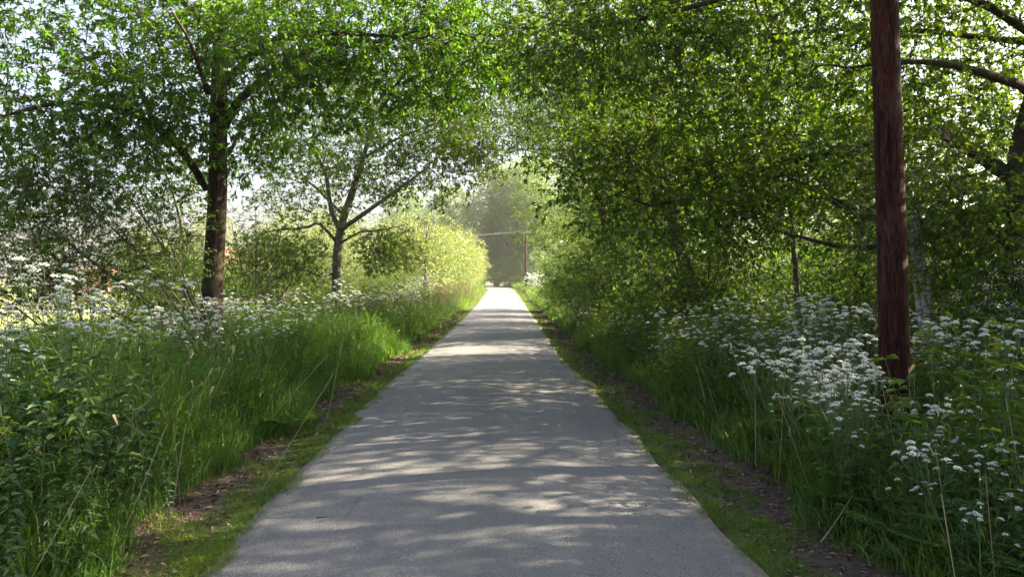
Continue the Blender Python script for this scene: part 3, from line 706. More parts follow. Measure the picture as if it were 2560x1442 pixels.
# --- hawthorns in blossom
def hawthorn(x, y, h, r, n, nb, label, seed, keep=None):
    loc = (x, y, float(ground(x, y))-.03)
    s, p = generic(h, r, h*.55, 0, seed, trunk_r=.05, low=.2, gap=.3, npts=n, stems=8)
    o = plant_tree("hawthorn_shrub", label, loc, s, p, M['bark_grey'], M['hazel'], dict(WF, L=.042, wr=.8, tl=.16, k=4), cat="shrub")
    tips = p[rng.permutation(len(p))[:nb]]+rdir(nb)*.05; m = 34
    q = np.repeat(tips, m, 0)+rng.normal(size=(nb*m, 3))*[.045, .045, .03]*(1 if h < 3 else 1.5)
    g = G(); leaves(g, q, rdir(len(q)), rdir(len(q)), .018 if y < 30 else .05, .9, .1, 0, tint=rng.random(len(q)))
    link("blossom", mesh("blossom", g, M['petal']), o); return o
hawthorn(5.9, 9.2, 2.0, 1.15, 260, 75, "hawthorn bush with clusters of white blossom at the right edge", 51)
hawthorn(2.35, 78, 2.3, 1.25, 160, 150, "small round bush covered in white blossom beside the lane in the distance", 52)

# --- multi-stemmed willow shrubs on the left
def willow(bpx, y0, tips, envs, label, seed):
    b = np.array([(bpx-1280)/F_PX*y0, y0, 0]); b[2] = float(ground(b[0], b[1]))-.03
    s = [dict(p=[[0, 0, 0], [0, 0, .12]], r=[.12, .1], free=1)]
    for (px, py, y) in tips:
        e = P(px, py, y)-b; m = e*.5+np.array([-e[0]*.10, -e[1]*.1, -.05*e[2]])+rng.normal(size=3)*.08
        s.append(dict(p=np.concatenate([[[0, 0, .12]], curve_path([[e[0]*.06+rng.normal()*.08, e[1]*.06+rng.normal()*.1, .2], m, e], 8)]), r=[.019, .016, .011, .005], on=(0, 1)))
    pts = np.concatenate([env_points(P(*c)-b, r, n, .5, .36, 1.0, seed=seed+k, zmin=.3) for k, (c, r, n) in enumerate(envs)])
    plant_tree("willow_shrub", label, b, s, pts, M['stem_red'], M['willow'], dict(leafr=.011, k=5, tl=.24, per=8, L=.052, wr=.34, horiz=.2, droop=.15, rosette=.9), cat="shrub", alpha=.5, thick=.01)
willow(560, 12.2, [(240, 380, 12), (180, 470, 11.5), (110, 560, 11.8), (60, 650, 11.6), (320, 470, 12.4), (290, 560, 12), (210, 640, 12.6), (380, 540, 12.6), (420, 600, 12), (130, 700, 12.2), (450, 520, 12.8), (350, 640, 11.4), (60, 520, 12.8)],
       [((230, 520, 12), (1.45, 1.2, 1.25), 210), ((150, 680, 12), (1.2, 1.1, .7), 130), ((390, 640, 12.2), (.9, 1.0, .8), 110)], "many-stemmed willow fanning out to the left of the nearest big trunk", 61)
willow(250, 12.8, [(20, 420, 12.4), (-40, 560, 12.6), (90, 380, 13), (160, 500, 13), (-60, 680, 12), (60, 640, 12), (200, 600, 13.4), (30, 760, 11.6)],
       [((40, 520, 12.6), (1.25, 1.2, 1.35), 140), ((60, 740, 11.8), (1.2, 1.0, .6), 100)], "willow thicket at the left edge of the view, its stems leaning left", 64)
bs = P(462, 910, 16); bs[2] = float(ground(bs[0], 16))
plant_tree("sapling", "slender pale straight sapling between the willow and the big trunk", bs, [dict(p=curve_path([[0, 0, 0], P(462, 700, 16)-bs, P(458, 560, 16)-bs, P(430, 480, 16)-bs, P(405, 400, 16)-bs], 10), r=[.045, .04, .035, .02, .012], free=5)],
           env_points(P(430, 440, 16)-bs, (1.0, 1.0, .8), 90, .5, .36, .8, seed=66), M['bark_grey'], M['hazel'], WF)
bs = P(640, 880, 17); bs[2] = float(ground(bs[0], 17))
plant_tree("sapling", "thin arching sapling just right of the nearest big trunk", bs, [dict(p=[[0, 0, 0], [0, 0, .12]], r=[.03, .03], free=1)]+[dict(p=np.concatenate([[[0, 0, .12]], curve_path([(P(px, py, 17)-bs)*[.4, .4, .5], P(px, py, 17)-bs], 6)]), r=[.018, .012, .006], on=(0, 1)) for px, py in ((580, 560), (640, 520), (700, 590), (560, 640), (740, 680))],
           env_points(P(640, 600, 17)-bs, (1.1, 1.0, 1.0), 130, .5, .38, .8, seed=67), M['stem_red'], M['hazel'], dict(WF, L=.06, wr=.45, k=2))

# --- left side behind: young gold and lime trees, hedge, far wood
LF = dict(leafr=.02, k=4, tl=.34, per=7, L=.085, wr=.55, horiz=.3, droop=.15, rosette=.6)
YT = proto("young_tree", dict(h=6.0, r=2.6, zc=3.4, nl=7, seed=71, trunk_r=.09, low=1.0, gap=.36, npts=520), LF, M['bark_grey'], M['yellow'])
YB = proto("bushy_tree", dict(h=6.8, r=3.0, zc=2.9, nl=0, seed=72, trunk_r=.10, low=.3, gap=.42, npts=760, stems=9), dict(LF, k=4), M['bark_grey'], M['yellow'])
LB = proto("bushy_tree", dict(h=6.5, r=3.0, zc=2.8, nl=0, seed=73, trunk_r=.10, low=.3, gap=.45, npts=620, stems=9), LF, M['bark_grey'], M['lime'])
FT = proto("tall_tree", dict(h=17, r=5.2, zc=8.0, nl=8, seed=74, trunk_r=.25, low=.8, gap=.45, npts=1100), dict(leafr=.03, k=4, tl=.6, per=6, L=.17, wr=.6, horiz=.3, droop=.15, rosette=.6), M['bark_grey'], M['far'])
YG = "golden young trees lining the left side of the far lane"
put(YT, -5.3, 49, .3, .98, "young golden tree with dark forking stem showing, left of the far lane", YG)
put(YT, -4.9, 58.5, 2.0, .9, "young golden tree with open crown behind the first forking one", YG)
put(YT, -4.7, 66, 4.0, 1.0, "open-crowned golden tree between the two golden bushes", YG)
put(YB, -6.8, 61, 1.0, .82, "golden bushy tree behind the one with the forking stem", YG)
put(YB, -5.2, 73, 2.6, .85, "golden bushy tree beside the lane before the bend", YG)
put(YB, -4.9, 82, 4.0, .95, "farthest golden bushy tree before the bend, nearest the lane", YG)
put(YB, -5.8, 92, 5.1, .9, "golden bushy tree at the bend itself", YG)
LG = "lime-green bushy trees behind the left verge"
for k, (x, y, sc, lb) in enumerate([(-9.0, 40, .72, "lime bushy tree behind the forked oak, to its right"), (-12.6, 43, .8, "lime bushy tree straight behind the forked oak"), (-9.5, 52, .9, "lime bushy tree behind the young golden tree"),
        (-14, 62, 1.1, "lime bushy tree in the second row between the oaks"), (-10, 70, 1.15, "lime bushy tree behind the golden row"), (-28, 124, 2.0, "big lime tree far off behind the forked oak"), (-37, 132, 2.1, "big lime tree far off between the oaks"), (-46, 122, 1.8, "big lime tree far off just left of the nearest big trunk"), (-62, 132, 1.5, "big lime tree across the field, behind the sheds"), (-38, 98, 1.25, "lime bushy tree over the white shed, right end"),
        (-46, 102, 1.3, "lime bushy tree behind the white shed")]):
    put(LB, x, y, k*1.3, sc, lb, LG)
LS = "green shrubs behind the left bank between and beyond the oaks"
for k, (x, y, sc, lb) in enumerate([(-8.6, 19.5, .85, "shrub right behind the nearest big trunk"), (-10.2, 24, 1.0, "shrub between the oaks, set back"), (-8.4, 28.5, .9, "shrub just left of the forked oak's trunk"),
        (-7.9, 33, .85, "shrub behind the forked oak's trunk"), (-13.5, 38, 1.0, "shrub in front of the brick cottage"), (-6.6, 36.5, .75, "shrub right of the forked oak over the dry stalks"), (-6.3, 43, .85, "shrub in front of the young golden tree")]):
    put(SH, x, y, k*2.3+.4, sc, lb, LS)
FG = "tall trees closing the view"
for k, (x, y, sc, lb) in enumerate([(-2.4, 118, 1.08, "tall tree straight ahead at the lane's end, left of centre"), (3.4, 113, 1.12, "tall tree straight ahead at the lane's end, right of centre"), (-9.5, 122, .95, "tall tree just left of the lane's end"), (12.5, 119, 1.0, "tall tree right of the lane's end behind the far pole"),
        (.9, 117, 1.12, "tall tree straight ahead filling the gap at the lane's end"), (.6, 130, 1.15, "taller tree behind the pair at the lane's end"), (-17, 128, .95, "tall tree above the golden row, far off")]):
    put(FT, x, y, k*1.9, sc, lb, FG)
DB_ = proto("bushy_tree", dict(h=6.0, r=3.4, zc=2.2, nl=0, seed=75, trunk_r=.10, low=.15, gap=.22, npts=700, stems=9), dict(LF, k=4, L=.14), M['bark_grey'], M['far'])
for k, (x, y, sc, lb) in enumerate([(-9.5, 113, .9, "dark bush across the bend, hidden end"), (-4.0, 112.5, .8, "dark bush across the bend, left"), (-.2, 111, .75, "dark bush across the bend, straight ahead"), (3.8, 108, .8, "dark bush across the bend, right"), (8.2, 104, .95, "dark bush behind the far pole")]):
    put(DB_, x, y, k*1.1, sc, lb, "dark bushes across the bend")

# ------------------------------------------------------------------ herb layer
def ribbons(g, pos, d, h, w, bend, tint, levels=4):
    """Grass blades: n curved tapering ribbons."""
    n = len(pos)
    if not n: return
    d = norm(np.stack([d[:, 0], d[:, 1], np.zeros(n)], 1)); s = np.stack([-d[:, 1], d[:, 0], np.zeros(n)], 1)
    a = rng.random(n)*6.28; s = np.stack([np.cos(a), np.sin(a), np.zeros(n)], 1)*.6+s*.6; s = norm(s)
    t = np.linspace(0, 1, levels)
    x = bend[:, None]*(t[None]**2.2)*h[:, None]; z = h[:, None]*(t[None]-.42*np.clip(bend, 0, 1.6)[:, None]*t[None]**3)
    c = pos[:, None]+d[:, None]*x[..., None]+np.array([0, 0, 1.])*z[..., None]
    ww = w[:, None]*np.array([.8, 1.0, .75, .08])[None, :levels] if levels == 4 else w[:, None]*np.linspace(1, .1, levels)[None]
    L = c-s[:, None]*ww[..., None]*.5; Rr = c+s[:, None]*ww[..., None]*.5
    V = np.concatenate([L, Rr], 1).reshape(-1, 3)
    f = np.array([[q, levels+q, levels+q+1, q+1] for q in range(levels-1)])
    F = (np.arange(n)[:, None, None]*2*levels+f[None]).reshape(-1, 4)
    g.add(V, F, np.repeat(tint, 2*levels))

# short turf along both margins, with an uneven outer limit and bare gaps
def scatter(n, y0, y1, o0, o1, bias=1.0):
    y = y0+(y1-y0)*rng.random(n)**bias; o = o0+(o1-o0)*rng.random(n); return road_x(y)+o, y, o
for side, nm, lb in ((-1, "left", ""), (1, "right", "")):
    g = G()
    for (y0, y1, n, hs, ws) in ((2.8, 6, 42000, 1., 1.), (6, 11, 42000, 1., 1.2), (11, 22, 34000, 1.1, 1.8), (22, 48, 26000, 1.2, 3.5), (48, 100, 16000, 1.4, 7)):
        y = y0+(y1-y0)*rng.random(n); o = HW-.13+rng.random(n)**1.15*1.15
        lim = HW+.42+.30*wob(y*.9, 0*y+side, 1.3, 2.0+side)+.12*wob(y*2.7, 0*y, 1.0, 7.+side)+.06*wob(y*5, o*4, 1., side)
        lim = np.where(y > 40, lim+.6, lim)
        x = road_x(y)+side*o
        pat = wob(x*2.2, y*2.2, 1.7, 8.+side)+.5*wob(x*6, y*6, 1.0, 3.)
        near_edge = (o < HW-.01+.10*wob(y*2.3, 0*y, 1, side)+.05*wob(y*9, 0*y, 1, side+3))
        keep = ((o < lim) & (pat > -.75) & ~(near_edge & (rng.random(n) < .93))) | ((pat > .30) & (o < lim+.6) & (rng.random(n) < .55))
        x, y, o = x[keep], y[keep], o[keep]; m = len(x)
        p = np.stack([x, y, ground(x, y)-.004], 1); pt = pat[keep]
        h = (.022+.05*rng.random(m)**2)*hs*np.clip(.75+.5*pt, .5, 1.6)
        ribbons(g, p, rdir(m), h, (.0035+.003*rng.random(m))*ws, .3+1.1*rng.random(m), np.clip(.42+.22*pt+rng.normal(0, .22, m), 0, 1), 3)
    tag(link("verge_turf", mesh("verge_turf", g, M['turf'])), "short green turf edging the lane on its %s side" % nm, "grass", kind="stuff")

# litter: dead leaves, bark scraps, twiglets on the bare strips
for side, nm in ((-1, "left"), (1, "right")):
    n = 22000; y = 2.8+40*rng.random(n)**1.9; o = HW+.10+1.5*rng.random(n)**.8; x = road_x(y)+side*o
    g = G(); p = np.stack([x, y, ground(x, y)+.006+.012*rng.random(n)], 1); sc = 1+y/14
    leaves(g, p, rdir(n, .25), norm(rdir(n)*.4+[0, 0, 1]), (.014+.03*rng.random(n)**2)*sc, .5, .35, 0, np.clip(rng.normal(.4, .3, n), 0, 1))
    q = rng.integers(0, n, 2500); d = rdir(2500, .1)*(.03+.09*rng.random(2500))[:, None]
    sticks(g, p[q]+[0, 0, .006], p[q]+[0, 0, .009]+d, .0016, .001, np.clip(rng.normal(.5, .3, 2500), 0, 1))
    tag(link("leaf_litter", mesh("leaf_litter", g, M['litter'])), "brown leaf litter and twig scraps on the bare %s strip" % nm, "leaf litter", kind="stuff")

n = 420; y = 2.8+22*rng.random(n)**1.3; u = rng.random(n)*2-1; u = np.sign(u)*np.abs(u)**.55; x = road_x(y)+u*HW*.98
g = G(); p = np.stack([x, y, road_z(y)+.055*(1-u**2)+.014], 1)
leaves(g, p, rdir(n, .1), norm(rdir(n)*.25+[0, 0, 1]), .006+.018*rng.random(n)**3, .55, .3, 0, np.clip(rng.normal(.25, .25, n), 0, 1))
tag(link("road_litter", mesh("road_litter", g, M['litter'])), "scattered grit and leaf scraps on the road", "litter", kind="stuff")
def bank_edge(y, side):                  # where the tall growth starts, measured from the road centre
    return 2.33+.24*wob(np.asarray(y)*.8, 0*np.asarray(y), 1.2, 1+side)+.08*wob(np.asarray(y)*3.1, 0*np.asarray(y), 1.2, side)+(.12 if side > 0 else 0)+np.clip((np.asarray(y)-50)/30, 0, 1)*.2
def rise(o, e): return .42+.58*np.clip((np.abs(o)-e)/.42, 0, 1)
def clearing(x, y):
    t = np.clip(((x-2.9)*.6+(y-5.6)*1.8)/3.6, 0, 1); d = np.hypot(x-2.9-.6*t, y-5.6-1.8*t); return 1-.5*np.clip(1-d/.55, 0, 1)**.5
def mound(x, y): return clearing(x, y)*np.clip(1.05+.42*wob(x*1.1+3, y*1.1, 1.0, 6.)+.16*wob(x*3, y*3, 1.0, 1.), .5, 1.5)

# tall grass
def tallgrass(side, n, y0, y1, depth, bias, nmax_h=.85, seed=0, wmul=1.0, thin=.0, mat='grass', name="tall_grass", lb="", hb=1.0, tb=.45, omin=0.0):
    y = y0+(y1-y0)*rng.random(n)**bias; e = bank_edge(y, side); o = e+omin-.12+depth*rng.random(n)**1.25
    x = road_x(y)+side*o; pat = wob(x*.9, y*.9, 1.3, seed)+.5*wob(x*3, y*3, 1, seed+2)
    k = pat > thin; x, y, o, e, pat = x[k], y[k], o[k], e[k], pat[k]; m = len(x)
    cl = rng.random(m) < .7                                # tufts
    cx = np.round(x/.16)*.16; cy = np.round(y/.16)*.16
    x = np.where(cl, cx+rng.normal(0, .035, m), x); y = np.where(cl, cy+rng.normal(0, .035, m), y)
    h = (.35+.5*rng.random(m))*nmax_h*rise(o, e)*np.clip(1+.3*pat, .6, 1.4)*mound(x, y)*hb*np.where(y < 6, .62+.38*np.clip((y-4.5)/1.5, 0, 1), 1)
    g = G(); p = np.stack([x, y, ground(x, y)], 1)
    d = rdir(m, 0)+np.array([-side*.5, -.1, 0])
    ribbons(g, p, d, h, (.004+.005*rng.random(m))*wmul*(1+y/16), .15+.75*rng.random(m)**1.5, np.clip(tb+.18*pat+rng.normal(0, .2, m), 0, 1))
    if mat == 'grass':                                     # a share of flowering culms
        q = rng.integers(0, m, m//26); top = p[q]+np.stack([rng.normal(0, .08, len(q)), rng.normal(0, .08, len(q)), h[q]*1.3], 1)
        sticks(g, p[q], top, .0012, .0009, .9)
        leaves(g, top-[0, 0, .06], norm(rdir(len(q))*.3+[0, 0, 1]), rdir(len(q)), .09, .14, .1, .2, .85)
    return tag(link(name, mesh(name, g, M[mat])), lb, "grass", kind="stuff")
tallgrass(-1, 56000, 3.0, 22, 3.6, 1.35, 1.0, seed=1, thin=-.6, lb="tall lush grass on the left bank near the viewer")
tallgrass(-1, 26000, 20, 60, 4.5, 1.2, .8, seed=2, wmul=1.2, thin=-.7, tb=.6, lb="tall grass on the left bank farther along")
tallgrass(1, 46000, 3.0, 22, 3.4, 1.3, seed=3, thin=-.5, lb="tall lush grass on the right bank near the viewer")
tallgrass(1, 22000, 20, 60, 3.5, 1.2, .75, seed=4, wmul=1.2, thin=-.7, lb="tall grass on the right bank farther along")
tallgrass(-1, 9000, 45, 100, 3.0, 1.1, 1.0, seed=5, wmul=1.6, thin=-1, tb=.8, lb="sunlit pale grass below the golden trees")
tallgrass(1, 8000, 45, 100, 3.0, 1.1, .8, seed=6, wmul=1.6, thin=-1, tb=.7, lb="grass on the right verge beyond the grey post")
tallgrass(-1, 26000, 6, 42, 9, 1.1, .7, seed=9, wmul=1.6, thin=-.8, tb=.75, omin=3.4, lb="rough grass between the left bank and the field")
n = 16000; y = 97+13*rng.random(n); x = -9+20*rng.random(n); k = np.abs(x-road_x(y)) > HW+.3; x, y = x[k], y[k]; m = len(x); g = G()
ribbons(g, np.stack([x, y, ground(x, y)], 1), rdir(m, 0), .35+.6*rng.random(m), np.full(m, .035), .2+.5*rng.random(m), np.clip(rng.normal(.6, .2, m), 0, 1))
tag(link("tall_grass", mesh("tall_grass", g, M['grass'])), "grass growing across the bend at the lane's end", "grass", kind="stuff")
# dry stalks
def straws(cx, cy, rx, ry_, n, h, lean, lb):
    x = cx+rng.normal(size=n)*rx; y = cy+rng.normal(size=n)*ry_; p = np.stack([x, y, ground(x, y)], 1)
    hh = h*(.55+.5*rng.random(n)); t = p+np.stack([rng.normal(lean, .28, n)*hh, rng.normal(0, .2, n)*hh, hh], 1)
    g = G(); w = .0022+.00012*cy; sticks(g, p, t, w, w*.6, np.clip(rng.normal(.5, .25, n), 0, 1))
    q = rng.integers(0, n, n//3); leaves(g, t[q]-[0, 0, .05], norm(rdir(len(q))*.4+[0, 0, 1]), rdir(len(q)), .14, .22, .1, .3, .8)
    tag(link("dry_stalks", mesh("dry_stalks", g, M['straw'])), lb, "dry stalks", kind="stuff")
straws(-5.3, 26, .9, 1.6, 420, 1.25, .25, "dry tan stalks leaning behind the forked oak's foot")
straws(-3.4, 7.0, .7, 2.2, 60, .95, .1, "scattered dead stems standing in the left bank near the viewer")
straws(3.3, 7.5, .7, 2.4, 80, 1.0, -.1, "scattered dead stems standing among the white flowers on the right bank")
straws(-4.2, 38, .6, 5, 420, 1.35, .1, "dry pale stalks on the left verge before the golden trees")
straws(-3.7, 53, .5, 8, 520, 1.4, .05, "pale dry reeds under the golden trees")
straws(2.75, 25, .35, 2.2, 120, 1.35, .0, "dry upright stalks on the right bank in mid distance")
straws(2.6, 50, .35, 4, 160, 1.2, .0, "dry pale stalks by the grey post")

# herb types -------------------------------------------------------
def herb_whorl(h=.75, wh=11, per=6, L=.055, wr=.26, mat=None):
    g = G(); z = np.linspace(.12, 1, wh)*h; b = np.stack([.05*np.sin(z*5), .04*np.cos(z*4), z], 1)
    sticks(g, np.concatenate([[[0, 0, 0]], b[:-1]]), b, .003, .0022, .5)
    p = np.repeat(b, per, 0); a = rng.random(len(p))*6.28; e = rng.normal(.25, .25, len(p))
    d = np.stack([np.cos(a), np.sin(a), e], 1)
    leaves(g, p, d, np.array([[0, 0, 1.]])+rdir(len(p))*.3, L*(.7+.5*rng.random(len(p))), wr, .12, .3, np.clip(np.repeat(np.linspace(.2, .75, wh), per)+rng.normal(0, .12, len(p)), 0, 1))
    return g
def nettle_parts(h=.85, pairs=8, L=.085):
    st = G(); lf = G(); z = h*(np.arange(pairs)+1.5)/(pairs+.5); lean = rng.normal(0, .08, 2)
    b = np.stack([lean[0]*(z/h)**2, lean[1]*(z/h)**2, z], 1); bb_ = np.concatenate([[[0, 0, 0]], b])
    tube(st, bb_, np.linspace(.0042, .002, len(bb_)), 4, .5)
    for k in range(pairs):
        s = math.sin(math.pi*(.18+.75*k/pairs))**.7; n = 4 if k > pairs-3 else 2
        a = (k % 2)*1.57+rng.normal(0, .25)+np.arange(n)*(6.28/n); d = np.stack([np.cos(a), np.sin(a), np.full(n, .15 if k < pairs-2 else .5)], 1)
        p0 = np.repeat(b[k:k+1], n, 0); p1 = p0+d*.02
        sticks(lf, p0, p1, .0012, .001, .4)
        leaves(lf, p1, d, np.array([[0, 0, 1.]])+rdir(n)*.15, L*s*(.85+.3*rng.random(n)), .62, .16, .45, np.clip(.3+.4*k/pairs+rng.normal(0, .1, n), 0, 1), shape=(.22, 1.0, .62, .72))
    return st, lf
def fern_leaf(g, base, d, L, tint, leaflets=7, droop=.5):
    """One lacy parsley-type leaf: rachis, pinnae, leaflets."""
    d = norm(np.asarray(d, float)); up = np.array([0, 0, 1.]); s = norm(np.cross(d, up))
    t = np.linspace(.25, 1, leaflets); c = base+d*(L*t)[:, None]-up*(droop*L*t**2)[:, None]*.6
    sticks(g, np.concatenate([[base], c[:-1]]), c, .0018, .0012, .6)
    P_, D_, LL = [], [], []
    for k in range(leaflets):
        pl = L*.42*math.sin(math.pi*(.25+.72*(1-t[k])))
        for sg in (-1, 1):
            dd = norm(s*sg+d*.55-up*.1); m = 5
            for q in range(1, m+1):
                o = c[k]+dd*pl*q/m
                for s2 in (-1, 1):
                    P_.append(o); D_.append(norm(dd+s2*np.cross(dd, up)*.9)); LL.append(pl*.34*(1.15-q/m))
            P_.append(c[k]+dd*pl); D_.append(dd); LL.append(pl*.25)
    P_ = np.array(P_); leaves(g, P_, np.array(D_), up[None]+rdir(len(P_))*.25, np.array(LL), .55, .05, .1, np.clip(tint+rng.normal(0, .1, len(P_)), 0, 1))
def umbel(g, gs, c, r, ax):
    """Compound umbel: rays to small umbellets of white florets."""
    m = rng.integers(9, 13); a = np.arange(m)*2.4; q = np.sqrt((np.arange(m)+.5)/m)*r
    ax = norm(np.asarray(ax, float)); u = norm(np.cross(ax, [.3, .9, .2])); w = np.cross(ax, u)
    tips = c+ax*(r*.75-(q/r)[:, None]**2*r*.50)+(np.cos(a)*q)[:, None]*u+(np.sin(a)*q)[:, None]*w
    sticks(gs, np.repeat([c], m, 0), tips, .0009, .0007, .6)
    k = 11; b = rng.random((m, k))*6.28; rq = np.sqrt(rng.random((m, k)))*r*.27
    p = tips[:, None]+(np.cos(b)*rq)[..., None]*u+(np.sin(b)*rq)[..., None]*w+ax*(.009*rng.random((m, k)))[..., None]
    p = p.reshape(-1, 3); n = len(p); e = rdir(n, .3)
    leaves(g, p-e*.003, e, ax[None]+rdir(n)*.9, .0088, .85, .05, 0, np.clip(rng.normal(.55, .25, n), 0, 1))
def parsley(h, nb, seed_lean):
    """Cow parsley: returns stem bag, foliage bag, list of (umbel petals, umbel rays)."""
    st, fo, um = G(), G(), []
    ln = np.array(seed_lean); z = np.linspace(0, 1, 7); path = np.stack([ln[0]*z**1.6*h+.015*np.sin(z*7), ln[1]*z**1.6*h, z*h], 1)
    tube(st, path, np.linspace(.0055, .0022, 7), 5, .5)
    ends = [(path[-1], norm(path[-1]-path[-2]))]
    for k in range(nb):
        t = .38+.52*(k+rng.random()*.6)/nb; b = np.array([np.interp(t, z, path[:, q]) for q in range(3)]); a = k*2.4+rng.random()
        L = h*(.98-t)*(.75+.35*rng.random())+.10; d = norm(np.array([math.cos(a)*.62, math.sin(a)*.62, 1]))
        m_ = b+d*L*.55; e = b+norm(d+[0, 0, .5])*L*1.02
        tube(st, [b, m_, e], [.0026, .002, .0014], 4, .55); ends.append((e, norm(e-m_)))
        if rng.random() < .75:
            a2 = a+rng.normal(0, .9)+.6; e2 = m_+norm(np.array([math.cos(a2)*.7, math.sin(a2)*.7, 1]))*L*.42
            tube(st, [m_, (m_+e2)/2+[0, 0, .01], e2], [.0018, .0015, .0011], 3, .55); ends.append((e2, norm(e2-m_)))
    for e, ax in ends:
        g, gs = G(), G(); umbel(g, gs, e, .020+.019*rng.random(), ax*.6+np.array([0, 0, .8])); um.append((g, gs))
    for k in range(9):
        t = .05+.62*k/9; b = np.array([np.interp(t, z, path[:, q]) for q in range(3)]); a = k*2.4+rng.random()
        fern_leaf(fo, b, [math.cos(a), math.sin(a), .75], .26-.14*t+.05*rng.random(), .45)
    return st, fo, um

# --- unsorted herb growth (stuff): goosegrass, campion, nettle and parsley leaves packed together
hw = [herb_whorl().arr(), herb_whorl(.6, 9, 7, .045, .3).arr(), herb_whorl(.85, 9, 4, .085, .34).arr()]
nt_ = []
for q in range(3):
    a, b = nettle_parts(.7+.1*q, 8, .08); nt_.append(G().merge(a).merge(b).arr())
def fern_rosette(n=7, L=.34):
    g = G()
    for k in range(n): fern_leaf(g, np.array([0, 0, .02]), [math.cos(k*2.4), math.sin(k*2.4), 1.1+.6*rng.random()], L*(.7+.5*rng.random()), .5)
    return g
fr = [fern_rosette().arr(), fern_rosette(8, .42).arr()]
def undergrowth(side, y0, y1, depth, n, bias, lb, mats=('herb', 'nettle'), sc=1.0, omin=0.0, seed=0):
    y = y0+(y1-y0)*rng.random(n)**bias; e = bank_edge(y, side); o = e+omin-.02+depth*rng.random(n)**1.15
    x = road_x(y)+side*o; kind = wob(x*.8, y*.8, 1.5, seed)+rng.normal(0, .45, n)
    s = (.75+.5*rng.random(n))*rise(o, e)*sc*mound(x, y); ln = rng.normal(0, .14, (n, 2))+np.array([-side*.10, 0])
    gh, gn = G(), G()
    def lay(g, srcs, m):
        ids = np.nonzero(m)[0]
        for k, src in enumerate(srcs):
            i = ids[k::len(srcs)]
            if len(i): g.add(*replicate(src, np.stack([x[i], y[i], ground(x[i], y[i])-.01], 1), rng.random(len(i))*6.28, s[i], ln[i], rng.normal(0, .14, len(i))))
    lay(gh, hw, kind < .15); lay(gh, fr, (kind >= .15) & (kind < .55)); lay(gn, nt_, kind >= .55)
    a = link("undergrowth", mesh("undergrowth", gh, M['herb'])); tag(a, lb[0], "undergrowth", kind="stuff")
    b = link("undergrowth", mesh("undergrowth", gn, M['nettle'])); tag(b, lb[1], "undergrowth", kind="stuff")
undergrowth(-1, 2.6, 24, 3.8, 3400, 1.2, ("mixed green herbs packed along the left bank", "nettles mixed through the left bank"), seed=1, sc=.8)
undergrowth(1, 2.6, 24, 4.2, 2900, 1.25, ("mixed green herbs packed along the right bank", "nettles mixed through the right bank"), seed=2)
undergrowth(-1, 20, 60, 4.0, 1700, 1.1, ("herbs on the left bank in mid distance", "nettles on the left bank in mid distance"), seed=3, sc=1.15)
undergrowth(1, 22, 60, 3.5, 1000, 1.1, ("herbs on the right bank in mid distance", "nettles on the right bank in mid distance"), seed=4, sc=1.15)
undergrowth(1, 7, 40, 11, 1300, 1.0, ("herb layer under the trees of the right wood", "nettles under the trees of the right wood"), omin=3.5, seed=5, sc=.95)

# --- cow parsley, plant by plant
PV = []
for q in range(7):
    h = [1.05, 1.2, .95, 1.12, 1.25, .85, 1.0][q]; PV.append(parsley(h, [5, 6, 4, 6, 7, 4, 5][q], rng.normal(0, .16, 2)+[-.05, 0]))
near_m, far_m = [], []
for st, fo, um in PV:
    near_m.append((mesh("stem", st, M['stem']), mesh("foliage", fo, M['herb']), [mesh("flower_head", G().merge(g), M['petal']) for g, gs in um], None))
    allum = G(); allst = G().merge(st)
    for g, gs in um: allum.merge(g); allst.merge(gs)
    far_m.append((mesh("stem", allst, M['stem']), near_m[-1][1], [mesh("flower_head", allum, M['petal'])]))
def cow_parsley(x, y, v, rz, sc, label, group, near):
    r = empty("cow_parsley", (x, y, float(ground(x, y))-.02), label, "wildflower", group, rz, sc)
    r.rotation_euler = (rng.normal(0, .06), rng.normal(0, .06), rz)
    st, fo, hd = (far_m[v][0], near_m[v][1], near_m[v][2]) if near else far_m[v]
    link("stem", st, r); link("foliage", fo, r)
    for h_ in hd: link("flower_head", h_, r)
def drift(n, y0, y1, o0, o1, side, label, group, sc=1.0, bias=1.0, thr=-.4, seed=0, near=11.5):
    k = 0; t = 0
    while k < n and t < n*40:
        t += 1; y = y0+(y1-y0)*rng.random()**bias; o = o0+(o1-o0)*rng.random(); x = float(road_x(y))+side*o
        if float(wob(x*1.2, y*1.2, 1.0, seed)) < thr or math.hypot(x-3.56, y-7.4) < .3: continue
        if side > 0 and y < 7.4 and abs((x/y)-(3.56/7.4)) < .035 and y > 4.5: continue
        cow_parsley(x, y, int(rng.integers(0, 7)), rng.random()*6.28, sc*(.58+.55*rng.random()**.8)*(.72+.28*float(rise(o, 2.3)))*float(mound(x, y))**.4, label, group, y < near); k += 1
drift(26, 4.3, 7.0, 2.4, 3.2, 1, "white cow parsley leaning towards the bare strip at lower right", "cow parsley nearest the right strip", .95, seed=11)
drift(50, 4.8, 9.5, 2.6, 4.5, 1, "white cow parsley in the dense drift on the right bank before the pole", "cow parsley on the right bank", .98, seed=1)
drift(40, 8.5, 14, 2.6, 4.9, 1, "white cow parsley in the drift left of the pole's foot", "cow parsley left of the pole foot", 1.02, seed=2)
drift(10, 3.5, 4.7, 2.35, 3.1, 1, "small white cow parsley low in the bottom right corner", "cow parsley in the bottom right corner", .72, seed=3)
drift(10, 6.0, 9.0, 4.4, 5.3, 1, "white cow parsley between the pole and the hawthorn blossom", "cow parsley right of the pole", .9, seed=4)
drift(12, 15, 27, 2.4, 3.2, 1, "white cow parsley near the dry stalks on the right bank", "cow parsley in mid distance on the right", .9, seed=5)
